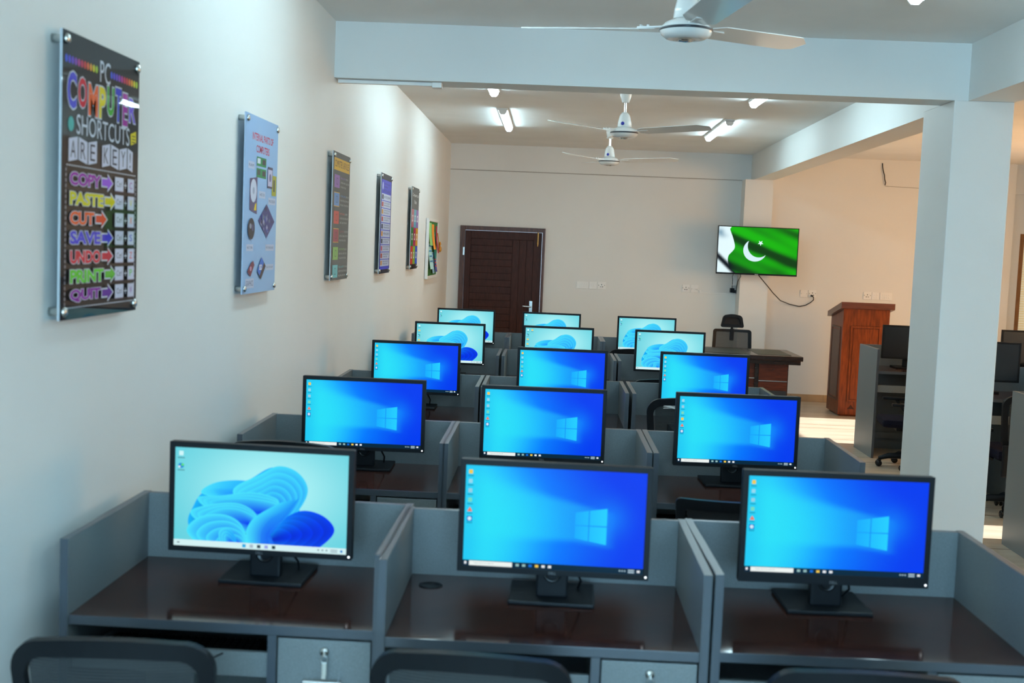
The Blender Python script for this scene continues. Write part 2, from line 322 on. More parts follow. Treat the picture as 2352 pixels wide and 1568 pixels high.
def pic_flower(p, w, h, folders=0):
    """pale cyan desktop with an abstract swirl of folded blue ribbons"""
    def fn(u, v):
        g = math.exp(-(((u-0.55)/0.42)**2+((v-0.60)/0.50)**2))
        return lerp(srgb(92, 205, 220), srgb(176, 244, 246), g)
    p.grid(0, 0, w, h, 32, 18, fn)
    EDG, BR, MID, DEEP, DARK = srgb(74, 228, 250), srgb(24, 180, 252), srgb(8, 124, 252), srgb(0, 54, 240), srgb(4, 22, 150)
    D = math.radians
    def spline(pts, n=7):
        out = []; m = len(pts)
        for i in range(m):
            a, b, c, d = (Vector(pts[(i+k) % m]) for k in (-1, 0, 1, 2))
            for k in range(n):
                t = k/n; out.append(0.5*((2*b)+(c-a)*t+(2*a-5*b+4*c-d)*t*t+(3*b-a-3*c+d)*t**3))
        return out
    def fold(pts, focus, edge, deep, rim=0.010, rings=6, pw=0.8, edge2=None):
        """a closed fold of ribbon: bright rim, shading towards its own focus"""
        P_ = spline(pts); n = len(P_); f = Vector(focus); p.layer += 1
        sc = lambda q: (min(w, max(0, q[0]*h)), min(h, max(0, q[1]*h)))
        R = [[sc(f+(q-f)*(1-j/rings*0.985)) for q in P_] for j in range(rings+1)]
        e2 = edge2 or edge
        for j in range(rings):
            for k in range(n):
                k2 = (k+1) % n
                cc = []
                for kk, jj in ((k, j), (k2, j), (k2, j+1), (k, j+1)):
                    s = 0.5+0.5*math.cos(2*PI*kk/n); cc.append(lerp(lerp(e2, edge, s), deep, min(1, (jj/rings))**pw))
                p.b.add([p.P(x) for x in (R[j][k], R[j][k2], R[j+1][k2], R[j+1][k])], [[0, 1, 2, 3]], 1, cc)
    def fan(base, tip0, tip1, width, n, c0, c1, deep, bend, fshift=(0, 0)):
        """n overlapping folds whose tips sweep from tip0 to tip1"""
        base = Vector(base)
        for k in range(n):
            t = k/max(1, n-1); tp = Vector(tip0).lerp(Vector(tip1), t); ax = tp-base; pe = Vector((-ax.y, ax.x)).normalized()
            wd = width*(1-0.35*t); L = ax.length
            q = lambda a, l: base+ax*a+pe*l*wd+pe*bend*math.sin(PI*a*0.8)
            pts = [q(0, 0.06), q(0.30, 0.42), q(0.62, 0.92), q(0.88, 0.80), q(1.0, 0.12), q(0.93, -0.55), q(0.66, -0.80), q(0.30, -0.38), q(0, -0.06)]
            fo = base+ax*0.62+pe*(bend*0.9-0.25*wd)+Vector(fshift)
            fold(pts, fo, lerp(c0, c1, t), lerp(deep, DEEP, 0.35*t), edge2=lerp(c0, MID, 0.25))
    body = [(0.15, 0.20), (0.20, 0.42), (0.30, 0.56), (0.52, 0.66), (0.74, 0.70), (0.98, 0.84), (1.20, 0.82), (1.34, 0.62), (1.28, 0.42), (1.46, 0.40), (1.62, 0.24), (1.52, 0.10), (1.34, -0.1), (0.40, -0.1)]
    fold(body, (0.86, 0.26), BR, DARK, rings=7, pw=0.55)
    def leaf(pts, f, e, d, e2=None, pw=0.6): fold(pts, f, e, d, rings=7, pw=pw, edge2=e2)
    # upper left pleats
    for k in range(4):
        o = 0.035*k; leaf([(0.27+o, 0.55+o*0.3), (0.42+o, 0.66-o*0.4), (0.70, 0.695-o*0.7), (0.88, 0.64-o*0.6), (0.80, 0.54-o*0.2), (0.50, 0.50)], (0.74, 0.57-o*0.4), lerp(EDG, BR, 0.15*k), MID, BR)
    # upper right sweep, outermost first
    for k in range(6):
        s_ = 1-0.125*k; c = Vector((0.84, 0.30)); q = lambda x, y: tuple(c+(Vector((x, y))-c)*s_+Vector((0.012*k, 0.004*k)))
        leaf([q(0.60, 0.60), q(0.86, 0.76), q(1.06, 0.86), q(1.26, 0.80), q(1.36, 0.62), q(1.24, 0.38), q(1.02, 0.22), q(0.82, 0.24), q(0.70, 0.42)], q(1.10, 0.40), lerp(EDG, BR, 0.10*k), lerp(MID, DEEP, 0.7+0.06*k), lerp(BR, EDG, 0.6), 0.6)
    # lower right lobe
    for k in range(5):
        s_ = 1-0.15*k; c = Vector((0.92, 0.10)); q = lambda x, y: tuple(c+(Vector((x, y))-c)*s_)
        leaf([q(0.88, 0.14), q(1.08, 0.30), q(1.30, 0.42), q(1.52, 0.38), q(1.64, 0.24), q(1.52, 0.08), q(1.30, -0.04), q(1.00, 0.00)], q(1.16, 0.12), lerp(MID, BR, 0.2*k), lerp(DARK, DEEP, 0.12*k), DEEP, 0.7)
    # middle left pleats
    for k in range(3):
        o = 0.06*k; leaf([(0.24+o, 0.50-o*0.3), (0.48+o*0.6, 0.53-o*0.2), (0.80, 0.58-o*0.5), (1.06, 0.52-o*0.4), (1.00, 0.40-o*0.3), (0.86, 0.30), (0.60, 0.42-o*0.2), (0.34+o, 0.40-o*0.2)], (0.92, 0.40-o*0.3), lerp(EDG, BR, 0.12*k), DEEP, EDG)
    for k in range(3):
        o = 0.07*k; leaf([(0.17+o, 0.36-o*0.3), (0.40+o*0.5, 0.44-o*0.3), (0.66, 0.46-o*0.4), (0.84, 0.36-o*0.3), (0.86, 0.18), (0.74, 0.16), (0.52, 0.28), (0.26+o, 0.26)], (0.78, 0.28-o*0.2), lerp(EDG, BR, 0.1*k), DEEP, EDG)
    # lower left lobe
    for k in range(4):
        s_ = 1-0.17*k; c = Vector((0.72, -0.04)); q = lambda x, y: tuple(c+(Vector((x, y))-c)*s_)
        leaf([q(0.13, 0.16), q(0.26, 0.30), q(0.50, 0.34), q(0.68, 0.26), q(0.76, 0.08), q(0.80, -0.1), q(0.50, -0.1), q(0.26, 0.02)], q(0.58, 0.14), lerp(EDG, BR, 0.08*k), lerp(MID, DEEP, 0.5+0.15*k), EDG)
    for k in range(3):
        o = 0.03*k; leaf([(0.46+o, 0.14-o), (0.54, 0.20-o), (0.62, 0.14-o), (0.66, 0.0), (0.66, -0.1), (0.54+o, -0.1)], (0.60, 0.04), EDG, DEEP, BR)
    # the band that folds up through the middle
    for k in range(6):
        o = 0.030*k; c = lerp(EDG, DEEP, k/6.5)
        leaf([(0.80+o, -0.1), (0.74+o, 0.14), (0.80+o*1.1, 0.30), (0.96+o*1.2, 0.42), (1.12+o, 0.50+o*0.3), (1.00+o*1.1, 0.36), (0.86+o*1.1, 0.24), (0.82+o, 0.10), (0.92+o*1.2, -0.1)], (0.84+o, 0.16), c, lerp(c, DEEP, 0.55), lerp(c, BR, 0.5), 1.0)
    tb = h*0.062
    p.rect(0, 0, w, tb, srgb(210, 240, 242))
    p.rect(w*0.02, tb*0.4, w*0.034, tb*0.62, srgb(110, 130, 140))
    for k, c in enumerate((srgb(40, 170, 225), srgb(165, 185, 200), srgb(50, 70, 80), srgb(150, 160, 225), srgb(30, 60, 70))):
        p.rect(w*(0.40+0.043*k), tb*0.25, w*(0.42+0.043*k), tb*0.78, c)
    for k in range(3): p.rect(w*(0.835+0.024*k), tb*0.4, w*(0.845+0.024*k), tb*0.65, srgb(120, 145, 155))
    p.rect(w*0.91, tb*0.55, w*0.95, tb*0.72, srgb(150, 170, 180)); p.rect(w*0.91, tb*0.25, w*0.95, tb*0.42, srgb(150, 170, 180)); p.ell(w*0.973, tb*0.5, tb*0.22, tb*0.22, srgb(40, 130, 200), 10)
    def icon(x, y, kind):
        if kind == 0: p.rect(x-h*0.022, y-h*0.022, x+h*0.022, y+h*0.024, srgb(205, 245, 248))
        elif kind == 1: p.ell(x, y, h*0.030, h*0.026, srgb(20, 130, 215), 14); p.ell(x+h*0.014, y+h*0.008, h*0.016, h*0.013, srgb(90, 220, 110), 12); p.ell(x-h*0.018, y-h*0.012, h*0.012, h*0.010, W_, 10)
        else: p.rect(x-h*0.026, y-h*0.018, x+h*0.026, y+h*0.018, srgb(248, 205, 95))
        p.rect(x-h*0.036, y-h*0.049, x+h*0.036, y-h*0.041, srgb(70, 120, 130))
    seq = {0: (0, 1), 1: (0, 2, 1, 2), 2: (0, 1, 2, 2)}[folders]
    for k, s_ in enumerate(seq): icon(w*0.036, h*(0.94-0.125*k), s_)
    if folders == 2: icon(w*0.10, h*0.94, 2)
# ------------------------------------------------------------------ the setting
HC, YB, ZB = 2.973, 14.858, 2.66
XR, YF = 8.0, -3.2
S = lambda name, b, m: struct(b.build(name, m))
S('floor', B().box(-0.2, XR+0.2, YF-0.2, YB+0.2, -0.15, 0.0), FLOOR)
S('ceiling', B().box(-0.2, XR+0.2, YF-0.2, YB+0.2, HC, HC+0.2), CEIL)
S('wall_left', B().box(-0.2, 0, YF-0.2, YB+0.2, 0, HC), WALL)
# back wall with a door opening and a window opening at the far right
DX0, DX1, DZ = 0.150, 1.192, 1.982
WX0, WX1, WZ0, WZ1 = 6.93, 7.95, 0.85, 2.15
bw = B()
for x0, x1, z0, z1 in ((0, DX0, 0, HC), (DX0, DX1, DZ, HC), (DX1, WX0, 0, HC), (WX0, WX1, 0, WZ0), (WX0, WX1, WZ1, HC), (WX1, XR, 0, HC)): bw.box(x0, x1, YB, YB+0.2, z0, z1)
S('wall_back', bw, WALL)
# front wall behind the camera with two window openings
fw = B(); WIN_F = [(0.2, 1.6), (1.9, 3.3)]
xs = [0, 0.2, 1.6, 1.9, 3.3, XR]
for i in range(5):
    if (xs[i], xs[i+1]) in WIN_F: fw.box(xs[i], xs[i+1], YF-0.2, YF, 0, 0.9); fw.box(xs[i], xs[i+1], YF-0.2, YF, 2.5, HC)
    else: fw.box(xs[i], xs[i+1], YF-0.2, YF, 0, HC)
S('wall_front', fw, WALL)
rw = B(); WIN_R = [(4.8, 6.9), (7.72, 8.22), (9.6, 11.0), (11.53, 13.40)]
ys = [YF, 4.8, 6.9, 7.72, 8.22, 9.6, 11.0, 11.53, 13.40, YB]
RZ0, RZ1 = 0.85, 2.35
for i in range(len(ys)-1):
    if (ys[i], ys[i+1]) in WIN_R: rw.box(XR, XR+0.2, ys[i], ys[i+1], 0, RZ0); rw.box(XR, XR+0.2, ys[i], ys[i+1], RZ1, HC)
    else: rw.box(XR, XR+0.2, ys[i], ys[i+1], 0, HC)
S('wall_right', rw, WALL)
S('trim_crossbeam', B().box(0, 3.545, 6.88, 7.135, ZB, HC), WALL)
S('trim_side_beam', B().prism([(3.535, YF), (3.785, YF), (3.80, 6.88), (3.885, YB), (3.655, YB), (3.545, 6.88)], ZB, HC, 'z'), WALL)
S('trim_column_near', B().box(3.467, 3.798, 6.872, 7.43, 0, ZB, bev=0.006), WALL)
S('trim_column_far', B().box(3.548, 3.882, 14.578, YB, 0, ZB), WALL)
S('trim_back_beam', B().box(0, 3.56, YB-0.012, YB, ZB, HC), WALL)
LINE = mat('dark_line', (0.33, 0.31, 0.28), 0.8)
S('trim_back_dark_strip', B().box(0, 3.548, YB-0.0155, YB-0.012, ZB-0.004, ZB+0.004), LINE)  # thin dark strip set on the lower edge of the back beam
S('trim_hairline_crack', B().prism([(5.27, 2.655), (5.27, 2.661), (6.25, 2.640), (6.25, 2.634)], YB-0.003, YB, 'y'), LINE)
S('trim_added_shade_column', B().box(7.25, XR, 13.45, 13.80, 0, HC), WALL)  # added unseen column; shades the right end of the back wall from warm light
S('trim_pilaster_right', B().box(6.30, 6.80, YB-0.10, YB, 0, HC), WALL)
S('trim_back_beam_right', B().box(6.80, XR, YB-0.03, YB, 2.62, HC), WALL)
bs = B()
x = 3.882
while x < 6.29:
    bs.box(x, min(x+0.398, 6.30), YB-0.012, YB, 0, 0.088, bev=0.001); x += 0.4
S('baseboard_back', bs, TILE)
# windows: frame, glass, blind
def window(name, plane, a0, a1, z0, z1, at, fm, mull=(), blind=False):
    r = struct(bpy.data.objects.new(name, None)); COL.objects.link(r)
    P = (lambda b, u0, u1, d0, d1, c0, c1: b.box(u0, u1, at+d0, at+d1, c0, c1)) if plane == 'y' else (lambda b, u0, u1, d0, d1, c0, c1: b.box(at+d0, at+d1, u0, u1, c0, c1))
    f = B(); t = 0.05
    for u0, u1, c0, c1 in [(a0, a0+t, z0, z1), (a1-t, a1, z0, z1), (a0+t, a1-t, z0, z0+t), (a0+t, a1-t, z1-t, z1)]+[(m-0.02, m+0.02, z0+t, z1-t) for m in mull]: P(f, u0, u1, 0.0, 0.08, c0, c1)
    f.build('window_frame', fm, r)
    if not blind: g = B(); P(g, a0+t, a1-t, 0.035, 0.041, z0+t, z1-t); g.build('glass_pane', GLASS, r)
    else:
        g = B(); n = int((z1-z0-2*t)/0.03)
        for k in range(n): c = z0+t+0.03*k; P(g, a0+t, a1-t, 0.05, 0.054, c, c+0.0285)
        g.build('blind', BLIND, r)
    return r
window('window_1', 'y', WX0, WX1, WZ0, WZ1, YB+0.0, WOODW, blind=True)
window('window_2', 'y', 0.2, 1.6, 0.9, 2.5, YF-0.14, WHITEP, (0.9,))
window('window_3', 'y', 1.9, 3.3, 0.9, 2.5, YF-0.14, WHITEP, (2.6,))
for k, (a, b_) in enumerate(WIN_R):
    window('window_%d' % (4+k), 'x', a, b_, RZ0, RZ1, XR+0.06, WOODW, blind=(k in (0, 2)))
# door
dr = struct(bpy.data.objects.new('door_1', None)); COL.objects.link(dr); dr.location = (DX0, YB, 0)
dw = DX1-DX0
B().box(0, 0.058, -0.035, 0.10, 0, DZ, bev=0.003).box(dw-0.035, dw, -0.035, 0.10, 0, DZ, bev=0.003).box(0.058, dw-0.035, -0.035, 0.10, DZ-0.052, DZ, bev=0.003).build('door_frame', DOORF, dr)
lf = B(); ly0, ly1 = -0.012, 0.03; X0, X1, ZT = 0.061, dw-0.038, DZ-0.055
lf.box(X0, X0+0.072, ly0, ly1, 0.01, ZT, bev=0.002).box(X1-0.10, X1, ly0, ly1, 0.01, ZT, bev=0.002).box(X0+0.072, X1-0.10, ly0, ly1, ZT-0.095, ZT, bev=0.002)
z = ZT-0.097; px0, pxa, px1 = X0+0.072, 0.643, X1-0.10
while z > 0.12:
    lf.box(px0+0.003, pxa, ly0+0.008, ly1, z-0.080, z, bev=0.003); z -= 0.0835
vw = (px1-pxa)/3
for k in range(3): lf.box(pxa+0.003+vw*k, pxa+vw*(k+1), ly0+0.008, ly1, 0.1, ZT-0.097, bev=0.003)
lf.box(X0+0.072, X1-0.10, ly0+0.02, ly1-0.002, 0.01, ZT-0.09)
lf.build('door_leaf', DOORW, dr)
dh = B().box(0.878, 0.918, -0.022, -0.012, 0.93, 1.09, bev=0.003).tube([(0.898, -0.02, 1.02), (0.898, -0.06, 1.02)], 0.010).tube([(0.905, -0.06, 1.02), (0.80, -0.06, 1.026)], [0.011, 0.008]).build('door_handle', STEEL, dr)
B().box(0.945, 0.962, -0.024, -0.012, 1.78, 1.95, bev=0.002).tube([(0.953, -0.026, 1.76), (0.953, -0.026, 1.955)], 0.006).tube([(0.953, -0.026, 1.80), (0.945, -0.045, 1.80)], 0.005).build('door_bolt', BRASS, dr)
B().box(0.04, 0.062, -0.04, -0.03, 1.62, 1.72, bev=0.002).build('hinge', STEEL, dr)
# ------------------------------------------------------------------ ceiling battens
def make_batten(loc, label):
    t = thing('batten_light', label, 'ceiling light', loc, 0, 'batten lights on the ceiling')
    L = 1.6
    h = B().box(-0.044, 0.044, 0, L, -0.021, 0, bev=0.003)
    for y in (0.0, L-0.012): h.prism([(-0.038, -0.012), (0.038, -0.012), (0.033, -0.040), (0.017, -0.058), (-0.017, -0.058), (-0.033, -0.040)], y, y+0.012, 'y')
    h.build('housing', WHITEP, t)
    n = 10; pts = [(0.037*math.cos(PI+PI*k/n), -0.012-0.045*math.sin(PI*k/n)) for k in range(n+1)]
    B().prism(pts, 0.013, L-0.013, 'y', smooth=True).build('diffuser', DIFF, t); return t
b0 = make_batten((0.785, 10.87, HC), 'lit white batten light, left side of ceiling nearest the door wall')
G = 'batten lights on the ceiling'
dup(b0, 'lit white batten light, left side of ceiling just past the cross beam', (0.765, 8.02, HC), 0, G)
dup(b0, 'lit white batten light on the right, just past the cross beam', (2.815, 8.12, HC), 0, G)
dup(b0, 'lit white batten light on the right, nearest the television wall', (2.83, 11.10, HC), -0.01, G)
dup(b0, 'lit white batten light before the cross beam, cut by the top edge', (2.86, 4.04, HC), 0, G)
dup(b0, 'lit white batten light near the left wall before the cross beam', (0.77, 4.04, HC), 0, G)
dup(b0, 'lit white batten light on the left, above the first desks', (0.77, -0.6, HC), 0, G)
dup(b0, 'lit white batten light on the right, above the first desks', (2.86, -0.6, HC), 0, G)
# ------------------------------------------------------------------ ceiling fans
def make_fan(loc, angs, label, badge=True):
    t = thing('ceiling_fan', label, 'fan', loc, 0, 'ceiling fans'); zr = -(HC-2.642)   # ring height below ceiling
    B().lathe([(0.0, -0.001), (0.075, -0.001), (0.075, -0.006), (0.046, -0.008), (0.045, -0.04), (0.028, -0.10), (0.022, -0.104), (0.0, -0.104)]).build('canopy', FANW, t)
    B().tube([(0, 0, -0.10), (0, 0, zr+0.15)], 0.011, 10).build('downrod', STEEL, t)
    B().lathe([(0.0, 0.155), (0.022, 0.155), (0.040, 0.13), (0.050, 0.085), (0.054, 0.048), (0.045, 0.044), (0.0, 0.044)], (0, 0, zr)).build('motor_cover', FANW, t)
    if badge: B().lathe([(0.0, -0.004), (0.013, -0.003), (0.014, 0.004)], (-0.018, -0.050, zr+0.068), 14, axis='y').build('badge', BLUEBADGE, t)
    B().lathe([(0.0, 0.046), (0.05, 0.044), (0.085, 0.028), (0.104, 0.008), (0.104, 0.004)], (0, 0, zr), 32).build('motor_top', FANW, t)
    B().lathe([(0.104, 0.006), (0.108, 0.004), (0.108, -0.003), (0.104, -0.005)], (0, 0, zr), 32).build('trim_ring', FANB, t)
    B().lathe([(0.105, -0.004), (0.100, -0.018), (0.080, -0.033), (0.035, -0.040), (0.034, -0.038), (0.0, -0.038)], (0, 0, zr), 32).build('motor_bowl', FANW, t)
    B().lathe([(0.032, -0.038), (0.028, -0.044), (0.012, -0.047), (0.0, -0.048)], (0, 0, zr), 20).build('centre_cap', CHROME, t)
    for a in angs:
        b = B(); tw = -0.20
        pts = [(0.12, 0.040), (0.17, 0.070), (0.64, 0.074), (0.69, 0.055), (0.70, -0.02), (0.62, -0.074), (0.17, -0.066), (0.12, -0.038)]
        top = []; bot = []
        for (r_, l) in pts:
            dz = l*math.sin(tw)+0.002+0.035*(r_-0.12); top.append((r_, l*math.cos(tw), zr+dz+0.012)); bot.append((r_, l*math.cos(tw), zr+dz+0.009))
        n = len(pts); b.add(top+bot, [list(range(n)), list(range(n, 2*n))[::-1]]+[[i, n+i, n+(i+1) % n, (i+1) % n] for i in range(n)])
        o = b.build('blade', FANW, t); o.rotation_euler = (0, 0, a)
        k = B().box(0.085, 0.20, -0.018, 0.018, zr+0.012, zr+0.019, bev=0.002)
        for r_, l in ((0.155, 0.012), (0.185, 0.012), (0.185, -0.012)): k.lathe([(0.0, 0.027), (0.006, 0.025), (0.006, 0.016)], (r_, l, zr), 8)
        k.build('blade_bracket', FANW, o)
    return t
make_fan((1.765, 4.95, HC), [math.radians(a) for a in (160, 38, -80)], 'white ceiling fan nearest the camera, before the cross beam', badge=False)
make_fan((1.782, 9.30, HC), [math.radians(a) for a in (215, 330, 93)], 'white ceiling fan just behind the cross beam')
make_fan((1.815, 12.33, HC), [math.radians(a) for a in (228, -12, 108)], 'white ceiling fan farthest back, near the door wall')
# ------------------------------------------------------------------ cubicle desks
DW, DD, DZT, PZ = 0.815, 0.612, 0.781, 0.976
def make_desk(loc, label, group):
    t = thing('cubicle_desk', label, 'desk', loc, 0, group); p = 0.021
    for x0 in (0, DW-p):
        s = B(); s.box(x0, x0+p, 0, DD, 0.0, PZ, mi=1, big=0); s.build('side_panel', [GREY, EDGE], t)
    B().box(p, DW-p, DD-p, DD, 0.0, PZ-0.002, mi=1, big=0).build('back_panel', [GREY, EDGE], t)
    B().box(p, DW-p, 0.006, DD-p, DZT-0.025, DZT, mi=0, top=1, bev=0.0015).build('desktop', [EDGE, WALNUT], t)
    tr = B().box(p+0.004, 0.528, 0.022, 0.038, 0.640, 0.704, bev=0.002, mi=0).box(p+0.004, 0.528, 0.038, 0.40, 0.640, 0.652)
    tr.build('keyboard_tray', [GREY], t)
    B().box(0.53, 0.552, 0.004, DD-p, 0.0, DZT-0.025, mi=1, big=0).box(0.552, DW-p, 0.02, DD-p, 0.0, 0.05, mi=1).build('pedestal', [GREY, EDGE], t)
    dwr = B().box(0.556, DW-p-0.004, 0.006, 0.024, 0.585, 0.750, bev=0.002).build('drawer', GREY, t)
    hx = (0.556+DW-p)/2
    B().tube([(hx-0.048, -0.018, 0.650), (hx+0.048, -0.018, 0.650)], 0.005, 8).tube([(hx-0.036, 0.008, 0.650), (hx-0.036, -0.018, 0.650)], 0.004, 8).tube([(hx+0.036, 0.008, 0.650), (hx+0.036, -0.018, 0.650)], 0.004, 8).build('handle', CHROME, dwr)
    B().lathe([(0.0, -0.004), (0.010, -0.004), (0.0115, 0.0), (0.0115, 0.008)], (hx, 0.0, 0.722), 14, axis='y').build('lock', STEEL, dwr)
    cdr = B().box(0.556, DW-p-0.004, 0.006, 0.024, 0.055, 0.580, bev=0.002).build('cabinet_door', GREY, t)
    B().lathe([(0.0, -0.004), (0.010, -0.004), (0.0115, 0.0), (0.0115, 0.008)], (0.585, 0.0, 0.50), 14, axis='y').build('lock', STEEL, cdr)
    B().box(p, 0.53, DD-0.06, DD-0.045, 0.105, 0.160, mi=0).build('foot_rail', GREY, t)
    return t
ROWN = ['front row', 'second row', 'third row', 'fourth row', 'back row']; COLN = ['beside the left wall', 'in the middle', 'on the aisle side']
ROWY = [2.912, 4.652, 6.585, 8.515, 10.262]
COLX = [[0.063, 0.872, 1.696], [0.066, 0.874, 1.694], [0.085, 0.910, 1.743], [0.115, 0.947, 1.774], [0.108, 0.924, 1.741]]
GD = 'cubicle desks in the five rows'
desks = {}
for r in range(5):
    for c in range(3):
        lab = 'grey partitioned desk with dark brown top, %s %s' % (ROWN[r], COLN[c])
        if (r, c) == (0, 0): d0 = make_desk((COLX[0][0], ROWY[0], 0), lab, GD); d = d0; d.rotation_euler.z = 0.0
        else: d = dup(d0, lab, (COLX[r][c], ROWY[r], 0), 0, GD)
        desks[(r, c)] = d
desks[(0, 0)].location.y = 2.945; desks[(0, 0)].rotation_euler.z = -0.012
desks[(0, 1)].location.y = 2.893; desks[(0, 2)].location.y = 2.905; desks[(0, 2)].rotation_euler.z = 0.014
B().lathe([(0.034, 0.0), (0.034, 0.002), (0.027, 0.003), (0.026, 0.001), (0.0, 0.001)], (0.088, 0.475, DZT), 24).build('cable_grommet', BLACK, desks[(0, 1)])
GR = 'cubicle desks beyond the column'
for (x, y, l) in ((4.195, 10.768, 'grey partitioned desk right of the aisle, behind the column, farthest back'), (4.195, 8.90, 'grey partitioned desk half hidden right of the column, with swivel chair before it'),
                  (4.195, 7.02, 'grey partitioned desk cut by the right edge, its side panel facing the aisle'), (5.012, 10.768, 'grey partitioned desk farthest back at the right edge, under the window'),
                  (5.012, 8.90, 'grey partitioned desk at right edge behind the swivel chair, second place')):
    e = dup(d0, l, (x, y, 0), 0, GR)
    for ch in e.children:
        if ch.name.startswith('keyboard_tray'): ch.location.z -= 0.050
# ------------------------------------------------------------------ monitors
MW, MH, BZ = 0.518, 0.307, 0.0155
def display_mesh(kind):
    w, h = MW-2*BZ, MH-2*BZ-(0.012 if kind == 'blue_deep' else 0)
    p = Pic((-w/2, 0, 0), (1, 0, 0), (0, 0, 1), 0.00004)
    if kind.startswith('blue'): pic_blue(p, w, h, 1 if kind == 'blue_alt' else 0)
    else: pic_flower(p, w, h, {'flower': 0, 'flower_f1': 1, 'flower_f2': 2}[kind])
    o = p.b.build('display', [BLACKG, LIT]); me = o.data; bpy.data.objects.remove(o); return me
DISP = {k: display_mesh(k) for k in ('blue', 'blue_alt', 'blue_deep', 'flower', 'flower_f1', 'flower_f2')}
_v, _fc = text_geo('DELL', 0.012)
def logo_mesh():
    a1 = max(q[0] for q in _v); s = 0.021/a1; b = B(); b.add([((q[0]-a1/2)*s, 0, q[1]*s*1.1) for q in _v], _fc, 0)
    o = b.build('maker_logo', LOGOG); me = o.data; bpy.data.objects.remove(o); return me
LOGO = logo_mesh()
def make_monitor(loc, rz, label, kind, group, lit=True):
    t = thing('monitor', label, 'monitor', loc, rz, group)
    z0, z1, yf = 0.395-MH, 0.395, -0.112; xb = BZ; bb = BZ+(0.012 if kind == 'blue_deep' else 0)
    h = B().box(-MW/2, MW/2, yf+0.003, yf+0.030, z0, z1, bev=0.004)
    h.box(-MW/2, -MW/2+xb, yf, yf+0.006, z0, z1, bev=0.0012).box(MW/2-xb, MW/2, yf, yf+0.006, z0, z1, bev=0.0012)
    h.box(-MW/2+xb-0.001, MW/2-xb+0.001, yf, yf+0.006, z1-xb, z1, bev=0.0012).box(-MW/2+xb-0.001, MW/2-xb+0.001, yf, yf+0.006, z0, z0+bb, bev=0.0012)
    h.prism([(yf+0.028, z0+0.03), (yf+0.060, z0+0.06), (yf+0.060, z1-0.06), (yf+0.028, z1-0.03)], -0.18, 0.18, 'x')
    h.build('housing', BLACK, t)
    if lit: child('display', DISP[kind], t, (0, yf+0.0022, z0+bb))
    else: B().box(-MW/2+xb, MW/2-xb, yf+0.0015, yf+0.004, z0+bb, z1-xb).build('display', DARKSCREEN, t)
    child('maker_logo', LOGO, t, (0, yf-0.0004, z0+0.0035))
    if lit: B().lathe([(0.0, -0.0012), (0.003, -0.0010), (0.003, 0.001)], (MW/2-0.0078, yf, z0+0.0095), 10, axis='y').build('power_light', LEDM, t)
    nk = B().box(-0.044, 0.044, -0.052, -0.018, 0.010, 0.23, bev=0.006).box(-0.055, 0.055, -0.085, -0.05, 0.12, 0.22, bev=0.004)
    nk.build('neck', BLACK, t)
    B().lathe([(0.026, -0.001), (0.024, -0.003), (0.020, -0.001), (0.0, 0.006)], (0, -0.0525, 0.078), 20, axis='y').build('cable_hole', BLACKG, t)
    B().tube([(0.035, -0.055, 0.14), (0.062, -0.03, 0.09), (0.080, 0.01, 0.045), (0.072, 0.06, 0.006)], 0.0035, 6).build('signal_cable', BLACK, t)
    B().box(-0.118, 0.118, -0.105, 0.105, 0, 0.012, bev=0.004).build('base', BLACK, t)
    return t
MON = {  # x, front y, yaw from the survey
 (0, 0): (0.5249, 3.5219, -0.0401), (0, 1): (1.3994, 3.4522, -0.0244), (0, 2): (2.2224, 3.5004, 0.0273),
 (1, 0): (0.5425, 5.3963, 0.016), (1, 1): (1.3547, 5.3324, 0.0079), (1, 2): (2.2236, 5.3939, 0.0397),
 (2, 0): (0.5436, 7.5154, 0.0034), (2, 1): (1.4582, 7.4424, 0.0023), (2, 2): (2.3526, 7.5727, 0.0018),
 (3, 0): (0.5924, 9.4853, 0.0137), (3, 1): (1.4491, 9.5376, 0.0035), (3, 2): (2.336, 9.601, 0.0076),
 (4, 0): (0.5732, 11.5992, 0.0007), (4, 1): (1.3963, 11.5412, 0.0008), (4, 2): (2.3011, 11.4968, -0.0002)}
KIND = {(0, 0): 'flower', (0, 2): 'blue_deep', (1, 2): 'blue_alt', (3, 0): 'flower_f1', (3, 1): 'flower_f2'}
for (r, c), (mx, my, a) in MON.items():
    k = KIND.get((r, c), 'blue' if r < 3 else 'flower')
    what = 'bright blue screen with glowing four-pane window' if k.startswith('blue') else ('pale screen with blue folded-ribbon flower' if k != 'flower_f2' else 'pale ribbon-flower screen with folder icons')
    if k == 'flower_f1': what = 'pale blue ribbon-flower screen, three-quarters visible'
    x, y = mx*0.93, my*0.93
    off = 0.112
    make_monitor((x-math.sin(a)*off, y+math.cos(a)*off, DZT), a, 'black monitor, %s, %s %s' % (what, ROWN[r], COLN[c]), k, 'monitors on the cubicle desks')
make_monitor((4.585, 11.22, DZT), 0.0, 'switched-off black monitor left of the column, beside the lectern', 'blue', 'switched-off monitors beyond the column', False)
make_monitor((4.615, 9.40, DZT), 0.0, 'switched-off black monitor right of the column, above the swivel chair', 'blue', 'switched-off monitors beyond the column', False)
make_monitor((5.66, 11.22, DZT), 0.0, 'switched-off black monitor at right edge, higher and behind another', 'blue', 'switched-off monitors beyond the column', False)
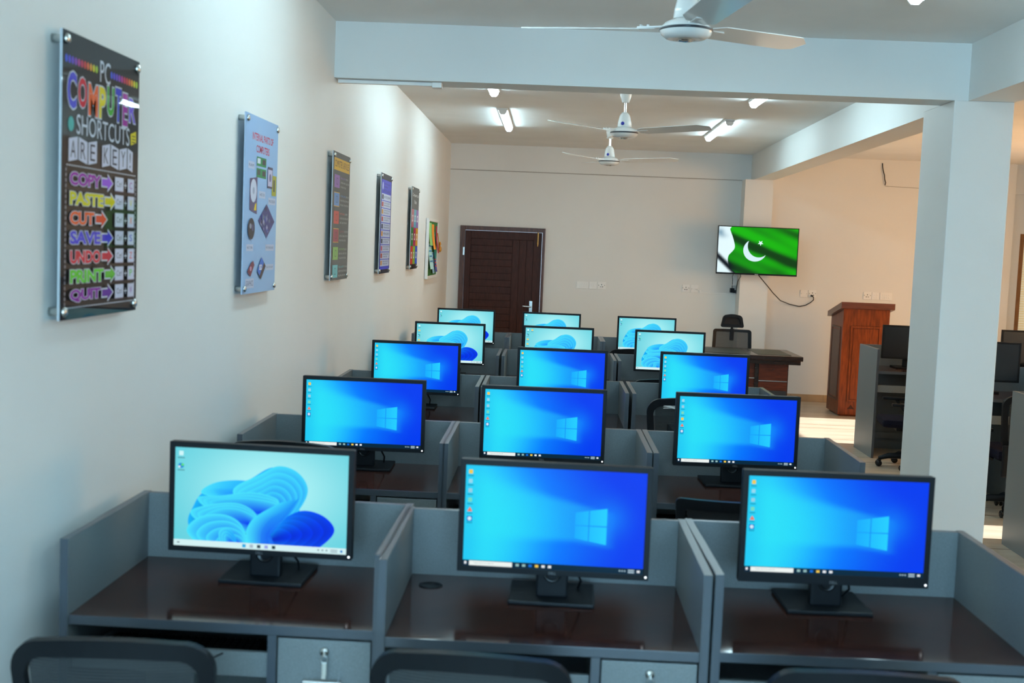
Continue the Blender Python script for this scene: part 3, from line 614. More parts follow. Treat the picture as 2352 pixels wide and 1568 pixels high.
# keyboards on trays
def make_keyboard(loc, label):
    t = thing('keyboard', label, 'keyboard', loc, 0, 'keyboards on pull-out trays')
    B().box(-0.21, 0.21, -0.065, 0.065, 0, 0.016, bev=0.004).build('body', BLACK, t)
    k = B()
    for i in range(5):
        for j in range(20): k.box(-0.198+j*0.02, -0.182+j*0.02, -0.055+i*0.021, -0.038+i*0.021, 0.016, 0.024)
    k.build('keys', BLACKG, t); return t
kb = make_keyboard((4.47, 10.90, 0.6025), 'black keyboard on the tray of the desk left of the column')
dup(kb, 'black keyboard in the dark tray of the front left desk', (0.34, 3.10, 0.6525), 0)
tag(B().tube([(0.478, 2.956, 0.700), (0.455, 2.945, 0.690), (0.42, 2.95, 0.675), (0.412, 2.948, 0.66), (0.425, 2.946, 0.64), (0.46, 2.945, 0.628)], 0.0022, 6).build('keyboard_cable', BLACK), 'thin black cable hanging over the front left keyboard tray', 'cable')
# keys
def keys(x, y, label):
    t = thing('key_bunch', label, 'keys', (x, y, 0.722), 0, 'keys in the drawer locks')
    B().box(-0.0012, 0.0012, -0.018, -0.004, -0.006, 0.006).lathe([(0.003, 0.0), (0.006, 0.0), (0.006, 0.001), (0.003, 0.001)], (0, -0.018, -0.001), 12).build('key', STEEL, t)
    B().tube([(0.009*math.sin(2*PI*k/12), -0.019, -0.012+0.009*math.cos(2*PI*k/12)) for k in range(13)], 0.001, 6).build('key_ring', STEEL, t)
    B().box(-0.006, 0.005, -0.0205, -0.018, -0.062, -0.020, bev=0.0008).box(-0.003, 0.007, -0.0235, -0.021, -0.052, -0.018, bev=0.0008).build('spare_key', STEEL, t)
hx = (0.556+DW-0.021)/2
keys(0.063+hx+0.003, 2.945-hx*0.012, 'keys hanging from the drawer lock of the front left desk')
keys(0.872+hx, 2.893, 'keys hanging from the drawer lock of the front middle desk')
# ------------------------------------------------------------------ chairs
def outline(w_top, w_bot, z0, z1, rt, rb, arch, n=7):
    pts = []
    def arc(cx, cz, r, a0, a1):
        for k in range(n+1): a = a0+(a1-a0)*k/n; pts.append((cx+r*math.cos(a), cz+r*math.sin(a)))
    arc(w_bot/2-rb, z0+rb, rb, -PI/2, 0); arc(w_top/2-rt, z1-rt, rt, 0, PI/2)
    for k in range(1, 6): x = (w_top/2-rt)*(1-2*k/6); pts.append((x, z1+arch*(1-(x/(w_top/2-rt))**2)))
    arc(-(w_top/2-rt), z1-rt, rt, PI/2, PI); arc(-(w_bot/2-rb), z0+rb, rb, PI, 1.5*PI)
    return pts
def ring_frame(b, out, inn, yfun, th):
    n = len(out); P = lambda q, d: (q[0], yfun(q)+d, q[1])
    v = [P(q, -th/2) for q in out]+[P(q, -th/2) for q in inn]+[P(q, th/2) for q in out]+[P(q, th/2) for q in inn]; f = []
    for i in range(n):
        j = (i+1) % n; f += [[i, j, n+j, n+i], [2*n+i, 3*n+i, 3*n+j, 2*n+j], [i, 2*n+i, 2*n+j, j], [n+i, n+j, 3*n+j, 3*n+i]]
    b.add(v, f, 0, None, False); return b
def star_base(t, r=0.29, base=BLACK):
    o = B()
    for k in range(5):
        a = 2*PI*k/5+0.3; c, s = math.cos(a), math.sin(a)
        o.tube([(0.02*c, 0.02*s, 0.105), (0.16*c, 0.16*s, 0.095), (r*c, r*s, 0.070)], [0.030, 0.024, 0.017], 8)
    o.lathe([(0.0, 0.125), (0.035, 0.122), (0.035, 0.075), (0.0, 0.075)], n=16)
    o = o.build('star_base', base, t)
    for k in range(5):
        a = 2*PI*k/5+0.3; c, s = math.cos(a)*r, math.sin(a)*r
        cb = B()
        for d in (-0.016, 0.016):
            cb.lathe([(0.0, -0.008), (0.022, -0.008), (0.027, -0.004), (0.027, 0.004), (0.022, 0.008), (0.0, 0.008)], (c+d, s, 0.028), 14, axis='x')
        cb.box(c-0.010, c+0.010, s-0.02, s+0.015, 0.03, 0.062, bev=0.003).tube([(c, s, 0.05), (c, s, 0.08)], 0.006)
        cb.build('caster', BLACKG, o)
    B().tube([(0, 0, 0.10), (0, 0, 0.30)], 0.025, 12).tube([(0, 0, 0.28), (0, 0, 0.41)], 0.015, 12).build('gas_column', BLACKG, t)
def make_chair(label, loc, rz, square=False, ztop=0.88, stripe=False, arms=True, arm=0.0, group='swivel chairs at the desks'):
    t = thing('swivel_chair', label, 'chair', loc, rz, group); star_base(t, 0.235)
    dz = ztop-0.88; zs = 0.44+dz*0.8
    B().box(-0.213, 0.213, -0.20, 0.25, zs-0.035, zs+0.035, bev=0.03).build('seat', NAVYF, t)
    B().box(-0.10, 0.10, -0.12, 0.12, zs-0.075, zs-0.034, bev=0.008).build('seat_plate', BLACK, t)
    z0, z1 = 0.50+dz, 0.868+dz
    yf = lambda q: -0.235-0.05*((q[1]-z0)/(z1-z0))+0.045*(q[0]/0.22)**2
    rt = 0.018 if square else 0.075
    out = outline(0.445, 0.40, z0, z1, rt, 0.05, 0.0 if square else 0.012); iw = 0.033
    inn = outline(0.445-2*iw, 0.40-2*iw, z0+iw, z1-iw*1.15, max(0.012, rt-iw*0.8), 0.03, 0.0 if square else 0.009)
    ring_frame(B(), out, inn, yf, 0.028).build('back_frame', BLACK, t)
    g = B(); nx, nz = 12, 10; V = []
    hw = 0.205-iw*0.6
    for j in range(nz+1):
        for i in range(nx+1):
            zz = z0+0.02+(z1-z0-0.038)*j/nz; xx = hw*(2*i/nx-1)*(0.9+0.1*j/nz)*(0.985 if j < nz else 0.93); V.append((xx, yf((xx, zz))-0.002, zz))
    g.add(V, [[j*(nx+1)+i, j*(nx+1)+i+1, (j+1)*(nx+1)+i+1, (j+1)*(nx+1)+i] for j in range(nz) for i in range(nx)], 0, None, True)
    g.build('back_mesh', BLACKF if square else WEAVE, t)
    B().box(-0.115, 0.175, -0.258, -0.235, z0+0.10, z0+0.235, bev=0.008).build('lumbar_pad', BLACK, t)
    B().tube([(0, -0.10, zs-0.055), (0, -0.20, zs-0.05), (0, -0.275, zs+0.02), (0, -0.275, z0+0.13)], [0.018, 0.020, 0.020, 0.016], 8).build('back_support', BLACK, t)
    for s in ((-1, 1) if arms else ()):
        B().tube([(s*0.19, -0.06, zs-0.045), (s*0.245, -0.06, zs-0.02), (s*0.255, -0.05+arm, zs+0.16)], 0.014, 8).box(s*0.255-0.025, s*0.255+0.025, -0.14+arm, 0.065+arm, zs+0.155, zs+0.18, bev=0.008).build('armrest', BLACK, t)
    if stripe:
        b = B()
        for k in range(5): b.add([(x, yf((x, z1-0.045))-0.0155, z1-0.050+0.006*k+0.004*math.sin(9*x*40+k)) for x in (-0.14, -0.10, -0.06, -0.02)]+[(x, yf((x, z1-0.045))-0.0155, z1-0.047+0.006*k+0.004*math.sin(9*x*40+k)) for x in (-0.14, -0.10, -0.06, -0.02)], [[0, 1, 5, 4], [1, 2, 6, 5], [2, 3, 7, 6]])
        o = b.build('tag_lettering', WHITEP, t); o['label'] = 'white zigzag lettering'
    return t
make_chair('black mesh swivel chair at bottom left, against the left wall', (0.322, 2.81, 0), 0.06, ztop=0.872)
make_chair('black mesh swivel chair at bottom centre, below middle front monitor', (1.140, 2.81, 0), -0.06, ztop=0.880)
make_chair('black mesh swivel chair at bottom right, cut by the lower edge', (1.995, 2.82, 0), -0.02, ztop=0.880)
make_chair('black swivel chair, square flat-topped back, in the second row aisle side', (1.985, 4.665, 0), 0.0, square=True, arms=False, ztop=0.865)
make_chair('black swivel chair peeking above the flower monitor, second row left', (0.31, 4.66, 0), -0.03, arms=False, ztop=1.005)
make_chair('black mesh swivel chair with white lettering on its back, third row', (2.03, 6.62, 0), 0.0, arms=False, ztop=0.995, stripe=True)
make_chair('black swivel chair, only its back top seen, fourth row aisle side', (2.08, 8.56, 0), 0.0, arms=False, ztop=0.885)
make_chair('black swivel chair, only its back top seen, back row aisle side', (2.00, 10.36, 0), 0.0, arms=False, ztop=0.940)
make_chair('low black swivel chair before the desk left of the column', (4.385, 10.33, 0), 1.45, arm=0.13, ztop=0.825)
t = make_chair('black mesh swivel chair right of the column, near right edge', (4.63, 8.62, 0), 0.05, ztop=0.88)
B().box(-0.215, 0.215, -0.285, -0.255, 0.30, 0.525, bev=0.012).build('back_shell', BLACK, t)
B().box(-0.075, -0.005, -0.2885, -0.284, 0.478, 0.500, bev=0.006).build('maker_badge', WHITEP, t)
# teacher's chair with headrest, facing the room
t = thing('executive_chair', 'black high-backed mesh chair with headrest behind the wooden desk', 'chair', (3.335, 13.32, 0), PI)
star_base(t)
B().box(-0.25, 0.25, -0.22, 0.26, 0.44, 0.52, bev=0.03).build('seat', BLACKF, t)
yf = lambda q: -0.26-0.04*(q[1]-0.5)/0.5+0.03*(q[0]/0.2)**2
ring_frame(B(), outline(0.425, 0.45, 0.50, 0.925, 0.03, 0.03, 0.0), outline(0.355, 0.375, 0.54, 0.897, 0.012, 0.012, 0.0), yf, 0.03).build('back_frame', BLACK, t)
g = B(); V = [(x, yf((x, z))+0.001, z) for z in (0.53, 0.66, 0.78, 0.905) for x in (-0.18, -0.09, 0, 0.09, 0.18)]
g.add(V, [[j*5+i, j*5+i+1, j*5+i+6, j*5+i+5] for j in range(3) for i in range(4)], 0, None, True); g.build('back_mesh', WEAVE, t)
B().box(-0.022, 0.022, -0.295, -0.27, 0.80, 0.93, bev=0.005).tube([(0, -0.30, 0.90), (0, -0.30, 0.98)], 0.014).build('headrest_stem', BLACK, t)
hr = B(); ring_frame(hr, outline(0.225, 0.255, 0.945, 1.085, 0.05, 0.02, 0.008), outline(0.165, 0.185, 0.978, 1.055, 0.03, 0.008, 0.004), lambda q: -0.285, 0.035)
hr = hr.build('headrest', BLACK, t)
B().box(-0.095, 0.095, -0.289, -0.284, 0.970, 1.06).build('headrest_mesh', BLACKF, hr)
for s in (-1, 1): B().tube([(s*0.22, 0.0, 0.45), (s*0.285, 0.0, 0.50), (s*0.29, 0.0, 0.66)], 0.015, 8).box(s*0.29-0.03, s*0.29+0.03, -0.12, 0.12, 0.655, 0.68, bev=0.008).build('armrest', BLACK, t)
# ------------------------------------------------------------------ teacher's desk
t = thing('executive_desk', 'dark wooden desk with black writing pads and reddish front', 'desk', (3.05, 12.62, 0))
x0, x1, y0, y1 = -0.85, 0.80, -0.43, 0.44
B().box(x0, x1, y0, y1, 0.712, 0.76, bev=0.008).box(x0+0.03, x1-0.02, y0+0.02, y1-0.02, 0.672, 0.712, bev=0.004).build('desktop', EBONY, t)
for a, b_ in ((-0.78, -0.36), (-0.24, 0.27), (0.36, 0.70)): B().box(a, b_, y0+0.10, y1-0.12, 0.758, 0.763, bev=0.001).build('writing_pad', LEATHER, t)
fp = B().box(x0+0.10, 0.335, -0.33, -0.30, 0.10, 0.672, bev=0.003).box(0.375, 0.665, -0.35, -0.32, 0.50, 0.672, bev=0.003).box(0.375, 0.665, -0.35, -0.32, 0.10, 0.49, bev=0.003)
fp.build('front_panel', MAHOG, t)
B().box(0.335, 0.375, -0.34, -0.30, 0.0, 0.672).box(0.665, 0.672, -0.35, 0.34, 0.0, 0.672).box(x0+0.06, x0+0.10, -0.34, 0.34, 0, 0.672).box(0.335, 0.672, 0.30, 0.34, 0, 0.672).build('carcass', EBONY, t)
B().box(x0+0.10, 0.335, -0.334, -0.329, 0.515, 0.523).box(0.375, 0.665, -0.354, -0.349, 0.493, 0.501).build('metal_strip', STEEL, t)
B().box(0.375, 0.66, -0.358, -0.349, 0.10, 0.40, bev=0.002).box(x0+0.10, 0.335, -0.338, -0.329, 0.10, 0.40, bev=0.002).build('lower_panel', LEATHER, t)
B().lathe([(0.0, -0.003), (0.006, -0.003), (0.006, 0.0)], (0.52, -0.350, 0.615), 10, axis='y').build('lock', BLACKG, t)
# ------------------------------------------------------------------ lectern
t = thing('lectern', 'orange-brown wooden lectern with slanted top by the back wall', 'lectern', (4.84, 13.87, 0))
xa, xb, ya, yb = -0.278, 0.235, -0.28, 0.28
B().prism([(ya, 0.02), (yb, 0.02), (yb, 1.115), (ya, 1.225)], xa, xb, 'x').box(xa+0.03, xb-0.03, ya+0.03, yb-0.03, 0, 0.02).build('body', LECT, t)
B().prism([(ya-0.045, 1.216), (yb+0.045, 1.090), (yb+0.045, 1.150), (ya-0.045, 1.285)], xa-0.038, xb+0.04, 'x').build('top', LECTD, t)
fpn = B(); fx0, fx1, fz0, fz1 = xa+0.09, xb-0.09, 0.17, 1.02
for q in ((fx0, fx0+0.02, fz0, fz1), (fx1-0.02, fx1, fz0, fz1), (fx0+0.02, fx1-0.02, fz0, fz0+0.02), (fx0+0.02, fx1-0.02, fz1-0.02, fz1)): fpn.box(q[0], q[1], ya-0.010, ya+0.001, q[2], q[3], bev=0.003)
fpn.box(fx0+0.03, fx1-0.03, ya-0.006, ya+0.001, fz0+0.03, fz1-0.03, bev=0.003); fpn.build('front_panel', LECT, t)
spn = B()
for q in ((-0.20, -0.18, 0.17, 1.0), (0.18, 0.20, 0.17, 1.0), (-0.18, 0.18, 0.17, 0.19), (-0.18, 0.18, 0.98, 1.0)): spn.box(xa-0.008, xa+0.001, q[0], q[1], q[2], q[3], bev=0.002)
spn.box(xa-0.005, xa+0.001, -0.16, 0.16, 0.21, 0.96, bev=0.002); spn.build('side_panel', DOORF, t)
B().prism([(-0.175, 0.085), (-0.095, 0.085), (-0.115, 0.105), (-0.135, 0.135), (-0.155, 0.105)], ya-0.003, ya+0.001, 'y').build('emblem', DOORW, t)
# ------------------------------------------------------------------ television
t = thing('television', 'wall-mounted television showing a waving green and white flag', 'television', (3.713, 14.44, 1.812), 0.012)
hw, hh = 0.478, 0.285
h = B().box(-hw, hw, 0.004, 0.045, -hh, hh, bev=0.004)
for q in ((-hw, -hw+0.010, -hh, hh), (hw-0.010, hw, -hh, hh), (-hw+0.009, hw-0.009, hh-0.010, hh), (-hw+0.009, hw-0.009, -hh, -hh+0.020)): h.box(q[0], q[1], 0.0, 0.008, q[2], q[3], bev=0.001)
h.build('housing', BLACKG, t)
w, hgt = 2*hw-0.02, 2*hh-0.03
p = Pic((-hw+0.010, 0.0035, -hh+0.020), (1, 0, 0), (0, 0, 1), 0.00008)
def flag(u, v):
    d = v+0.62*u                                   # folds run down to the right
    s = 0.46+0.30*math.sin(d*11.5+0.6+0.8*math.sin(3*u))+0.22*math.sin(d*19+1.5*u)
    s += 0.25*sst(0.80, 1.30, d)-0.25*math.exp(-(((u-0.86)/0.16)**2+((v-0.16)/0.16)**2))-0.2*math.exp(-(((u-0.48)/0.12)**2+((v-0.55)/0.12)**2))
    c = lerp(srgb(12, 62, 18), srgb(22, 184, 10), sst(0.0, 1.05, s))
    k = math.exp(-((v-(0.36-1.45*u))/0.10)**4)*math.exp(-(max(0, u-0.12)/0.13)**2)
    return lerp(c, srgb(8, 20, 26), min(1, k))
p.grid(0, 0, w, hgt, 72, 40, flag)
xbk = [(0.0, 0.235), (0.04, 0.20), (0.10, 0.165), (0.20, 0.138), (0.30, 0.130), (0.38, 0.140), (0.45, 0.175), (0.52, 0.205), (0.58, 0.210), (0.66, 0.200), (0.78, 0.178), (0.90, 0.150), (0.96, 0.140), (1.0, 0.160)]
def xb_(v):
    for i in range(len(xbk)-1):
        if xbk[i][0] <= v <= xbk[i+1][0]:
            t = (v-xbk[i][0])/(xbk[i+1][0]-xbk[i][0]); a, b_, c, d = (xbk[min(len(xbk)-1, max(0, i+k))][1] for k in (-1, 0, 1, 2))
            return 0.5*(2*b_+(c-a)*t+(2*a-5*b_+4*c-d)*t*t+(3*b_-a-3*c+d)*t**3)
    return xbk[-1][1]
def whitec(u, v):
    s = 0.55*math.exp(-((u-0.02)/0.05)**2-((v-0.88)/0.08)**2)+0.25*math.exp(-((u-0.06)/0.06)**2-((v-0.80)/0.06)**2)
    c = lerp(srgb(228, 250, 255), srgb(70, 125, 155), min(1, s*1.3))
    band = math.exp(-((v-(0.36-1.55*u))/0.085)**4)
    return lerp(c, srgb(10, 18, 30), min(1, band))
p.layer += 1
ny, nx = 44, 12
for j in range(ny):
    v0, v1 = j/ny, (j+1)/ny
    for i in range(nx):
        q = [(xb_(v0)*i/nx, v0), (xb_(v0)*(i+1)/nx, v0), (xb_(v1)*(i+1)/nx, v1), (xb_(v1)*i/nx, v1)]
        p.b.add([p.P((a*w, b_*hgt)) for a, b_ in q], [[0, 1, 2, 3]], 1, [whitec(*k) for k in q])
cres = []                                            # crescent: outer arc then inner arc
cx, cy, R1 = 0.468*w, 0.505*hgt, 0.245*hgt
a0 = math.radians(124); a1 = math.radians(-22+360)
for k in range(29): a = a0+(a1-a0)*k/28; cres.append((cx+R1*1.05*math.cos(a), cy+R1*math.sin(a)))
e0, e1 = Vector(cres[0]), Vector(cres[-1])
inner = []
c2 = Vector((cx+0.055*w, cy+0.085*hgt)); rr0, rr1 = (e1-c2), (e0-c2)
ang1, ang0 = math.atan2(rr0.y, rr0.x), math.atan2(rr1.y, rr1.x)
if ang1 > ang0: ang1 -= 0
aa0, aa1 = ang1 % (2*PI), ang0 % (2*PI)
for k in range(1, 28): tt = k/28; a = aa0+(aa1-aa0)*tt; r_ = rr0.length+(rr1.length-rr0.length)*tt; inner.append((c2.x+r_*math.cos(a), c2.y+r_*math.sin(a)))
p.layer += 1
inn_full = [cres[-1]]+inner+[cres[0]]; inn_full = inn_full[::-1]
for k in range(28):
    p.b.add([p.P(q) for q in (cres[k], cres[k+1], inn_full[k+1], inn_full[k])], [[0, 1, 2, 3]], 1, srgb(214, 242, 248))
sx, sy, sr = 0.533*w, 0.668*hgt, 0.062*hgt
star = [(sx+(sr if k % 2 == 0 else sr*0.42)*math.cos(math.radians(55)+k*PI/5)*1.05, sy+(sr if k % 2 == 0 else sr*0.42)*math.sin(math.radians(55)+k*PI/5)) for k in range(10)]
for k in range(5): p.b.add([p.P((sx, sy)), p.P(star[2*k-1]), p.P(star[2*k]), p.P(star[2*k+1])], [[0, 1, 2, 3]], 1, srgb(225, 248, 250))
p.b.build('display', [BLACKG, LIT], t)
B().box(-0.02, 0.02, -0.001, 0.004, -hh+0.003, -hh+0.012).build('maker_badge', STEEL, t)
B().box(-0.12, 0.10, 0.045, 0.135, -0.10, 0.10).build('wall_bracket', BLACK, t)
pc = B().tube([(3.741, 14.46, 1.53), (3.80, 14.49, 1.47), (3.88, 14.53, 1.39), (3.95, 14.62, 1.325), (4.08, 14.78, 1.226), (4.20, 14.83, 1.185), (4.323, 14.84, 1.162), (4.40, 14.84, 1.18), (4.455, 14.835, 1.215), (4.488, 14.825, 1.25), (4.485, 14.82, 1.283), (4.462, 14.825, 1.297)], 0.0055, 8).build('power_cord', BLACK)
pc.parent = t; pc.matrix_parent_inverse = (Matrix.Translation(t.location) @ Matrix.Rotation(0.012, 4, 'Z')).inverted()
# ------------------------------------------------------------------ socket plates
def plate(x0, x1, z0, z1, kind, label):
    t = thing('socket_plate', label, 'socket', ((x0+x1)/2, YB, (z0+z1)/2), 0, 'white plates on the back wall'); hw_, hh_ = (x1-x0)/2-0.002, (z1-z0)/2
    B().box(-hw_, hw_, -0.010, 0, -hh_, hh_, bev=0.003).build('plate', WHITEP, t)
    if kind == 'socket':
        b = B()
        for dx, dz, w_, h_ in ((0, 0.012, 0.004, 0.009), (-0.012, -0.014, 0.007, 0.005), (0.012, -0.014, 0.007, 0.005), (-0.036, 0.004, 0.004, 0.004), (0.036, 0.004, 0.004, 0.004)): b.box(dx-w_, dx+w_, -0.0108, -0.009, dz-h_/1.3, dz+h_/1.3)
        b.build('socket_hole', BLACKG, t)
        B().box(0.020, 0.034, -0.014, -0.009, 0.018, 0.036, bev=0.002).build('rocker_switch', WHITEP, t)
    elif kind == 'blank':
        b = B()
        for dx in (-0.033, 0.033): b.lathe([(0.0, -0.0115), (0.004, -0.011), (0.004, -0.009)], (dx, 0, 0), 8, axis='y')
        b.build('screw', STEEL, t)
    else:
        n = int(kind)
        for k in range(n):
            r_, c_ = (k % 2, k//2) if n > 2 else (0, k); nc = (n+1)//2 if n > 2 else n
            cx_ = (c_-(nc-1)/2)*0.026; cz_ = (0.016 if r_ == 0 else -0.016) if n > 2 else 0
            B().box(cx_-0.009, cx_+0.009, -0.015, -0.009, cz_-0.011, cz_+0.011, bev=0.002).build('rocker_switch', WHITEP, t)
    return t
Z0, Z1 = 1.27, 1.36
plate(1.597, 1.750, Z0, Z1, '6', 'wide white switch plate, leftmost of the three beside the door')
plate(1.752, 1.848, Z0, Z1, '2', 'white square switch plate, middle of the three beside the door')
plate(1.854, 1.960, Z0, Z1, 'socket', 'white square socket, rightmost of the three beside the door')
plate(2.890, 2.982, Z0+0.01, Z1+0.01, 'socket', 'white socket left of the pair under the television')
plate(2.996, 3.088, Z0+0.008, Z1+0.008, 'blank', 'white plate with a thin cable, under the television')
plate(4.326, 4.421, Z0+0.006, Z1+0.006, 'blank', 'white blank plate left of the socket holding the television plug')
plate(4.427, 4.523, Z0+0.006, Z1+0.006, 'socket', 'white socket with the television plug in it')
plate(5.090, 5.190, Z0+0.012, Z1+0.012, 'socket', 'white socket above the lectern, leftmost of three')
plate(5.195, 5.287, Z0+0.012, Z1+0.012, '4', 'white switch plate above the lectern, middle of three')
plate(5.292, 5.440, Z0+0.012, Z1+0.012, '8', 'wide white switch plate above the lectern, rightmost of three')
tag(B().box(4.452, 4.480, YB-0.042, YB-0.0112, 1.288, 1.306, bev=0.004).build('power_plug', BLACK), 'black plug pushed into the socket right of the television', 'plug')
tag(B().box(3.105, 3.545, YB-0.012, YB, 1.270, 1.286, bev=0.002).box(3.105, 3.122, YB-0.012, YB, 1.286, 1.312, bev=0.002).box(3.530, 3.546, YB-0.012, YB, 1.286, 1.40, bev=0.002).build('cable_trunking', WHITEP), 'thin white cable trunking on the wall under the television', 'trunking')
tag(B().tube([(3.045, YB-0.016, 1.325), (3.075, YB-0.02, 1.315), (3.108, YB-0.016, 1.30)], 0.004).build('network_cable', WHITEP), 'short white cable from plate into the trunking under the television', 'cable')
tag(B().box(3.485, 3.545, YB-0.07, YB, 1.385, 1.50, bev=0.004).build('junction_box', WHITEP), 'small white box on the wall just below the television', 'box')
tag(B().box(3.470, 3.520, YB-0.075, YB, 1.298, 1.352, bev=0.005).box(3.50, 3.535, YB-0.06, YB-0.02, 1.295, 1.33, bev=0.004).build('power_adapter', BLACK), 'black power adapter plugged in under the television', 'adapter')
tag(B().tube([(3.46, 14.52, 1.545), (3.475, 14.74, 1.49), (3.487, 14.78, 1.46), (3.490, 14.79, 1.40), (3.490, 14.80, 1.353)], 0.004).tube([(3.535, 14.50, 1.54), (3.55, 14.56, 1.50), (3.542, 14.70, 1.45), (3.535, 14.77, 1.36), (3.54, 14.80, 1.29)], 0.004).build('adapter_cable', BLACK), 'loose black cables between television and its adapter', 'cable')
tag(B().box(0.012, 0.60, 6.93, 6.965, ZB-0.022, ZB-0.002, bev=0.002).box(0.55, 0.605, 6.915, 6.98, ZB-0.032, ZB-0.002, bev=0.003).build('cable_trunking', WHITEP), 'white cable trunking along the underside of the cross beam', 'trunking')
tag(B().tube([(5.223, YB-0.005, 2.93), (5.226, YB-0.015, 2.88), (5.232, YB-0.02, 2.84), (5.250, YB-0.022, 2.79), (5.256, YB-0.02, 2.74), (5.270, YB-0.022, 2.70), (5.264, YB-0.02, 2.667)], 0.0055, 6).build('loose_wire', BLACK), 'loose dark wire dangling from the top of the orange-lit wall', 'wire')
# ------------------------------------------------------------------ posters on the left wall
PW, PH = 0.560, 0.725
ACR = mat('clear_acrylic_edge', (0.52, 0.56, 0.60), 0.2)
def poster_base(y0, z0, label, w=PW, h=PH, bgc=K_, name='wall_poster'):
    t = thing(name, label, 'poster', (0, y0, z0), 0, 'acrylic posters on the left wall')
    p = Pic((0.0352, 0, 0), (0, 1, 0), (0, 0, 1), 0.00006)
    p.b.box(0.029, 0.035, 0, w, 0, h, mi=0)
    p.rect(0, 0, w, h, bgc)
    return t, p
def poster_done(t, p, w=PW, h=PH, edge=None):
    p.b.build('panel', [edge or ACR, PRINT], t, norm=False)
    for y in (0.022, w-0.022):
        for z in (0.022, h-0.022):
            B().lathe([(0.0, 0.0), (0.0115, 0.0), (0.0115, 0.029)], (0, y, z), 16, axis='x').lathe([(0.013, 0.0365), (0.013, 0.041), (0.010, 0.044), (0.0, 0.045)], (0, y, z), 16, axis='x').build('standoff', STEEL, t)
cyl = {'C': srgb(70, 70, 205), 'O': srgb(205, 25, 50), 'M': srgb(238, 100, 40), 'P': srgb(225, 205, 20), 'U': srgb(60, 165, 40), 'T': srgb(45, 60, 200), 'E': srgb(160, 35, 150), 'R': srgb(120, 90, 215)}
t, p = poster_base(2.993, 1.518, 'tall black poster of computer shortcuts, colourful letters, nearest the camera')
w, h = PW, PH; LT = srgb(205, 210, 225)
p.rect(w*0.05, h*0.02, w*0.95, h*0.605, srgb(36, 28, 26))
rb = [srgb(70, 90, 220), srgb(85, 70, 215), srgb(105, 65, 205), srgb(140, 60, 190), srgb(185, 50, 150), srgb(205, 45, 90), srgb(215, 60, 60), srgb(235, 110, 60), srgb(235, 160, 50), srgb(220, 205, 40), srgb(170, 205, 60)]
for k, c in enumerate(rb):
    p.ell(w*(0.045+0.036*k), h*(0.905), w*0.014, h*0.014, c, 10, up=(k == 0)); p.ell(w*(0.60+0.036*k), h*(0.905), w*0.014, h*0.014, c, 10, up=False)
p.text('PC', w*0.45, h*0.865, w*0.585, h*0.945, LT, 0.0)
wd_ = 'COMPUTER'; xw = [0.122, 0.125, 0.135, 0.102, 0.110, 0.102, 0.092, 0.112]
for fat, out in ((0.070, True), (0.035, False)):
    x = 0.05
    for k, ch in enumerate(wd_):
        z0_, z1_ = 0.745+0.012*math.sin(k*1.9), 0.850+0.010*math.cos(k*1.3)
        p.text(ch, w*(x+0.014), h*z0_, w*(x+xw[k]-0.014), h*z1_, LT if out else cyl[ch], fat if ch not in 'ER' else fat-0.012); x += xw[k]
p.text('SHORTCUTS', w*0.165, h*0.655, w*0.86, h*0.725, LT)
p.ell(w*0.10, h*0.685, w*0.035, h*0.026, srgb(50, 165, 160), 14, 0.7)
p.poly([(w*0.88, h*0.66), (w*0.96, h*0.675), (w*0.955, h*0.72), (w*0.875, h*0.705)], srgb(220, 200, 30))
for k in range(3): p.rect(w*0.895, h*(0.672+0.012*k), w*0.945, h*(0.676+0.012*k), srgb(60, 60, 20), up=(k == 0))
x = 0.075
for k, ch in enumerate('ARE KEY!'):
    if ch == ' ': x += 0.055; continue
    dz = 0.006*(-1)**k; wl = 0.105 if ch != '!' else 0.075
    p.poly([(w*x, h*(0.560-dz)), (w*(x+wl), h*(0.560+dz)), (w*(x+wl), h*(0.640+dz)), (w*x, h*(0.640-dz))], srgb(205, 208, 228))
    p.text(ch, w*(x+(0.022 if ch != '!' else 0.03)), h*0.570, w*(x+wl-(0.022 if ch != '!' else 0.03)), h*0.630, srgb(40, 40, 60)); x += wl+0.012
for k in range(34): p.rect(w*(0.05+0.0268*k), h*0.540, w*(0.066+0.0268*k), h*0.5445, LT, up=(k == 0)); p.rect(w*(0.05+0.0268*k), h*0.040, w*(0.066+0.0268*k), h*0.0445, LT, up=False)
for k in range(26):
    for xx in (0.045, 0.955): p.rect(w*(xx-0.004), h*(0.05+0.0188*k), w*(xx+0.004), h*(0.062+0.0188*k), srgb(165, 165, 180), up=False)
rows = [('COPY', 'C', srgb(150, 30, 160), srgb(150, 80, 215)), ('PASTE', 'V', srgb(215, 205, 0), srgb(215, 200, 0)), ('CUT', 'X', srgb(235, 95, 30), srgb(225, 70, 30)), ('SAVE', 'S', srgb(70, 65, 205), srgb(60, 55, 200)),
        ('UNDO', 'Z', srgb(215, 30, 50), srgb(200, 30, 60)), ('PRINT', 'P', srgb(95, 200, 45), srgb(90, 180, 45)), ('QUIT', 'W', srgb(140, 25, 160), srgb(95, 35, 150))]
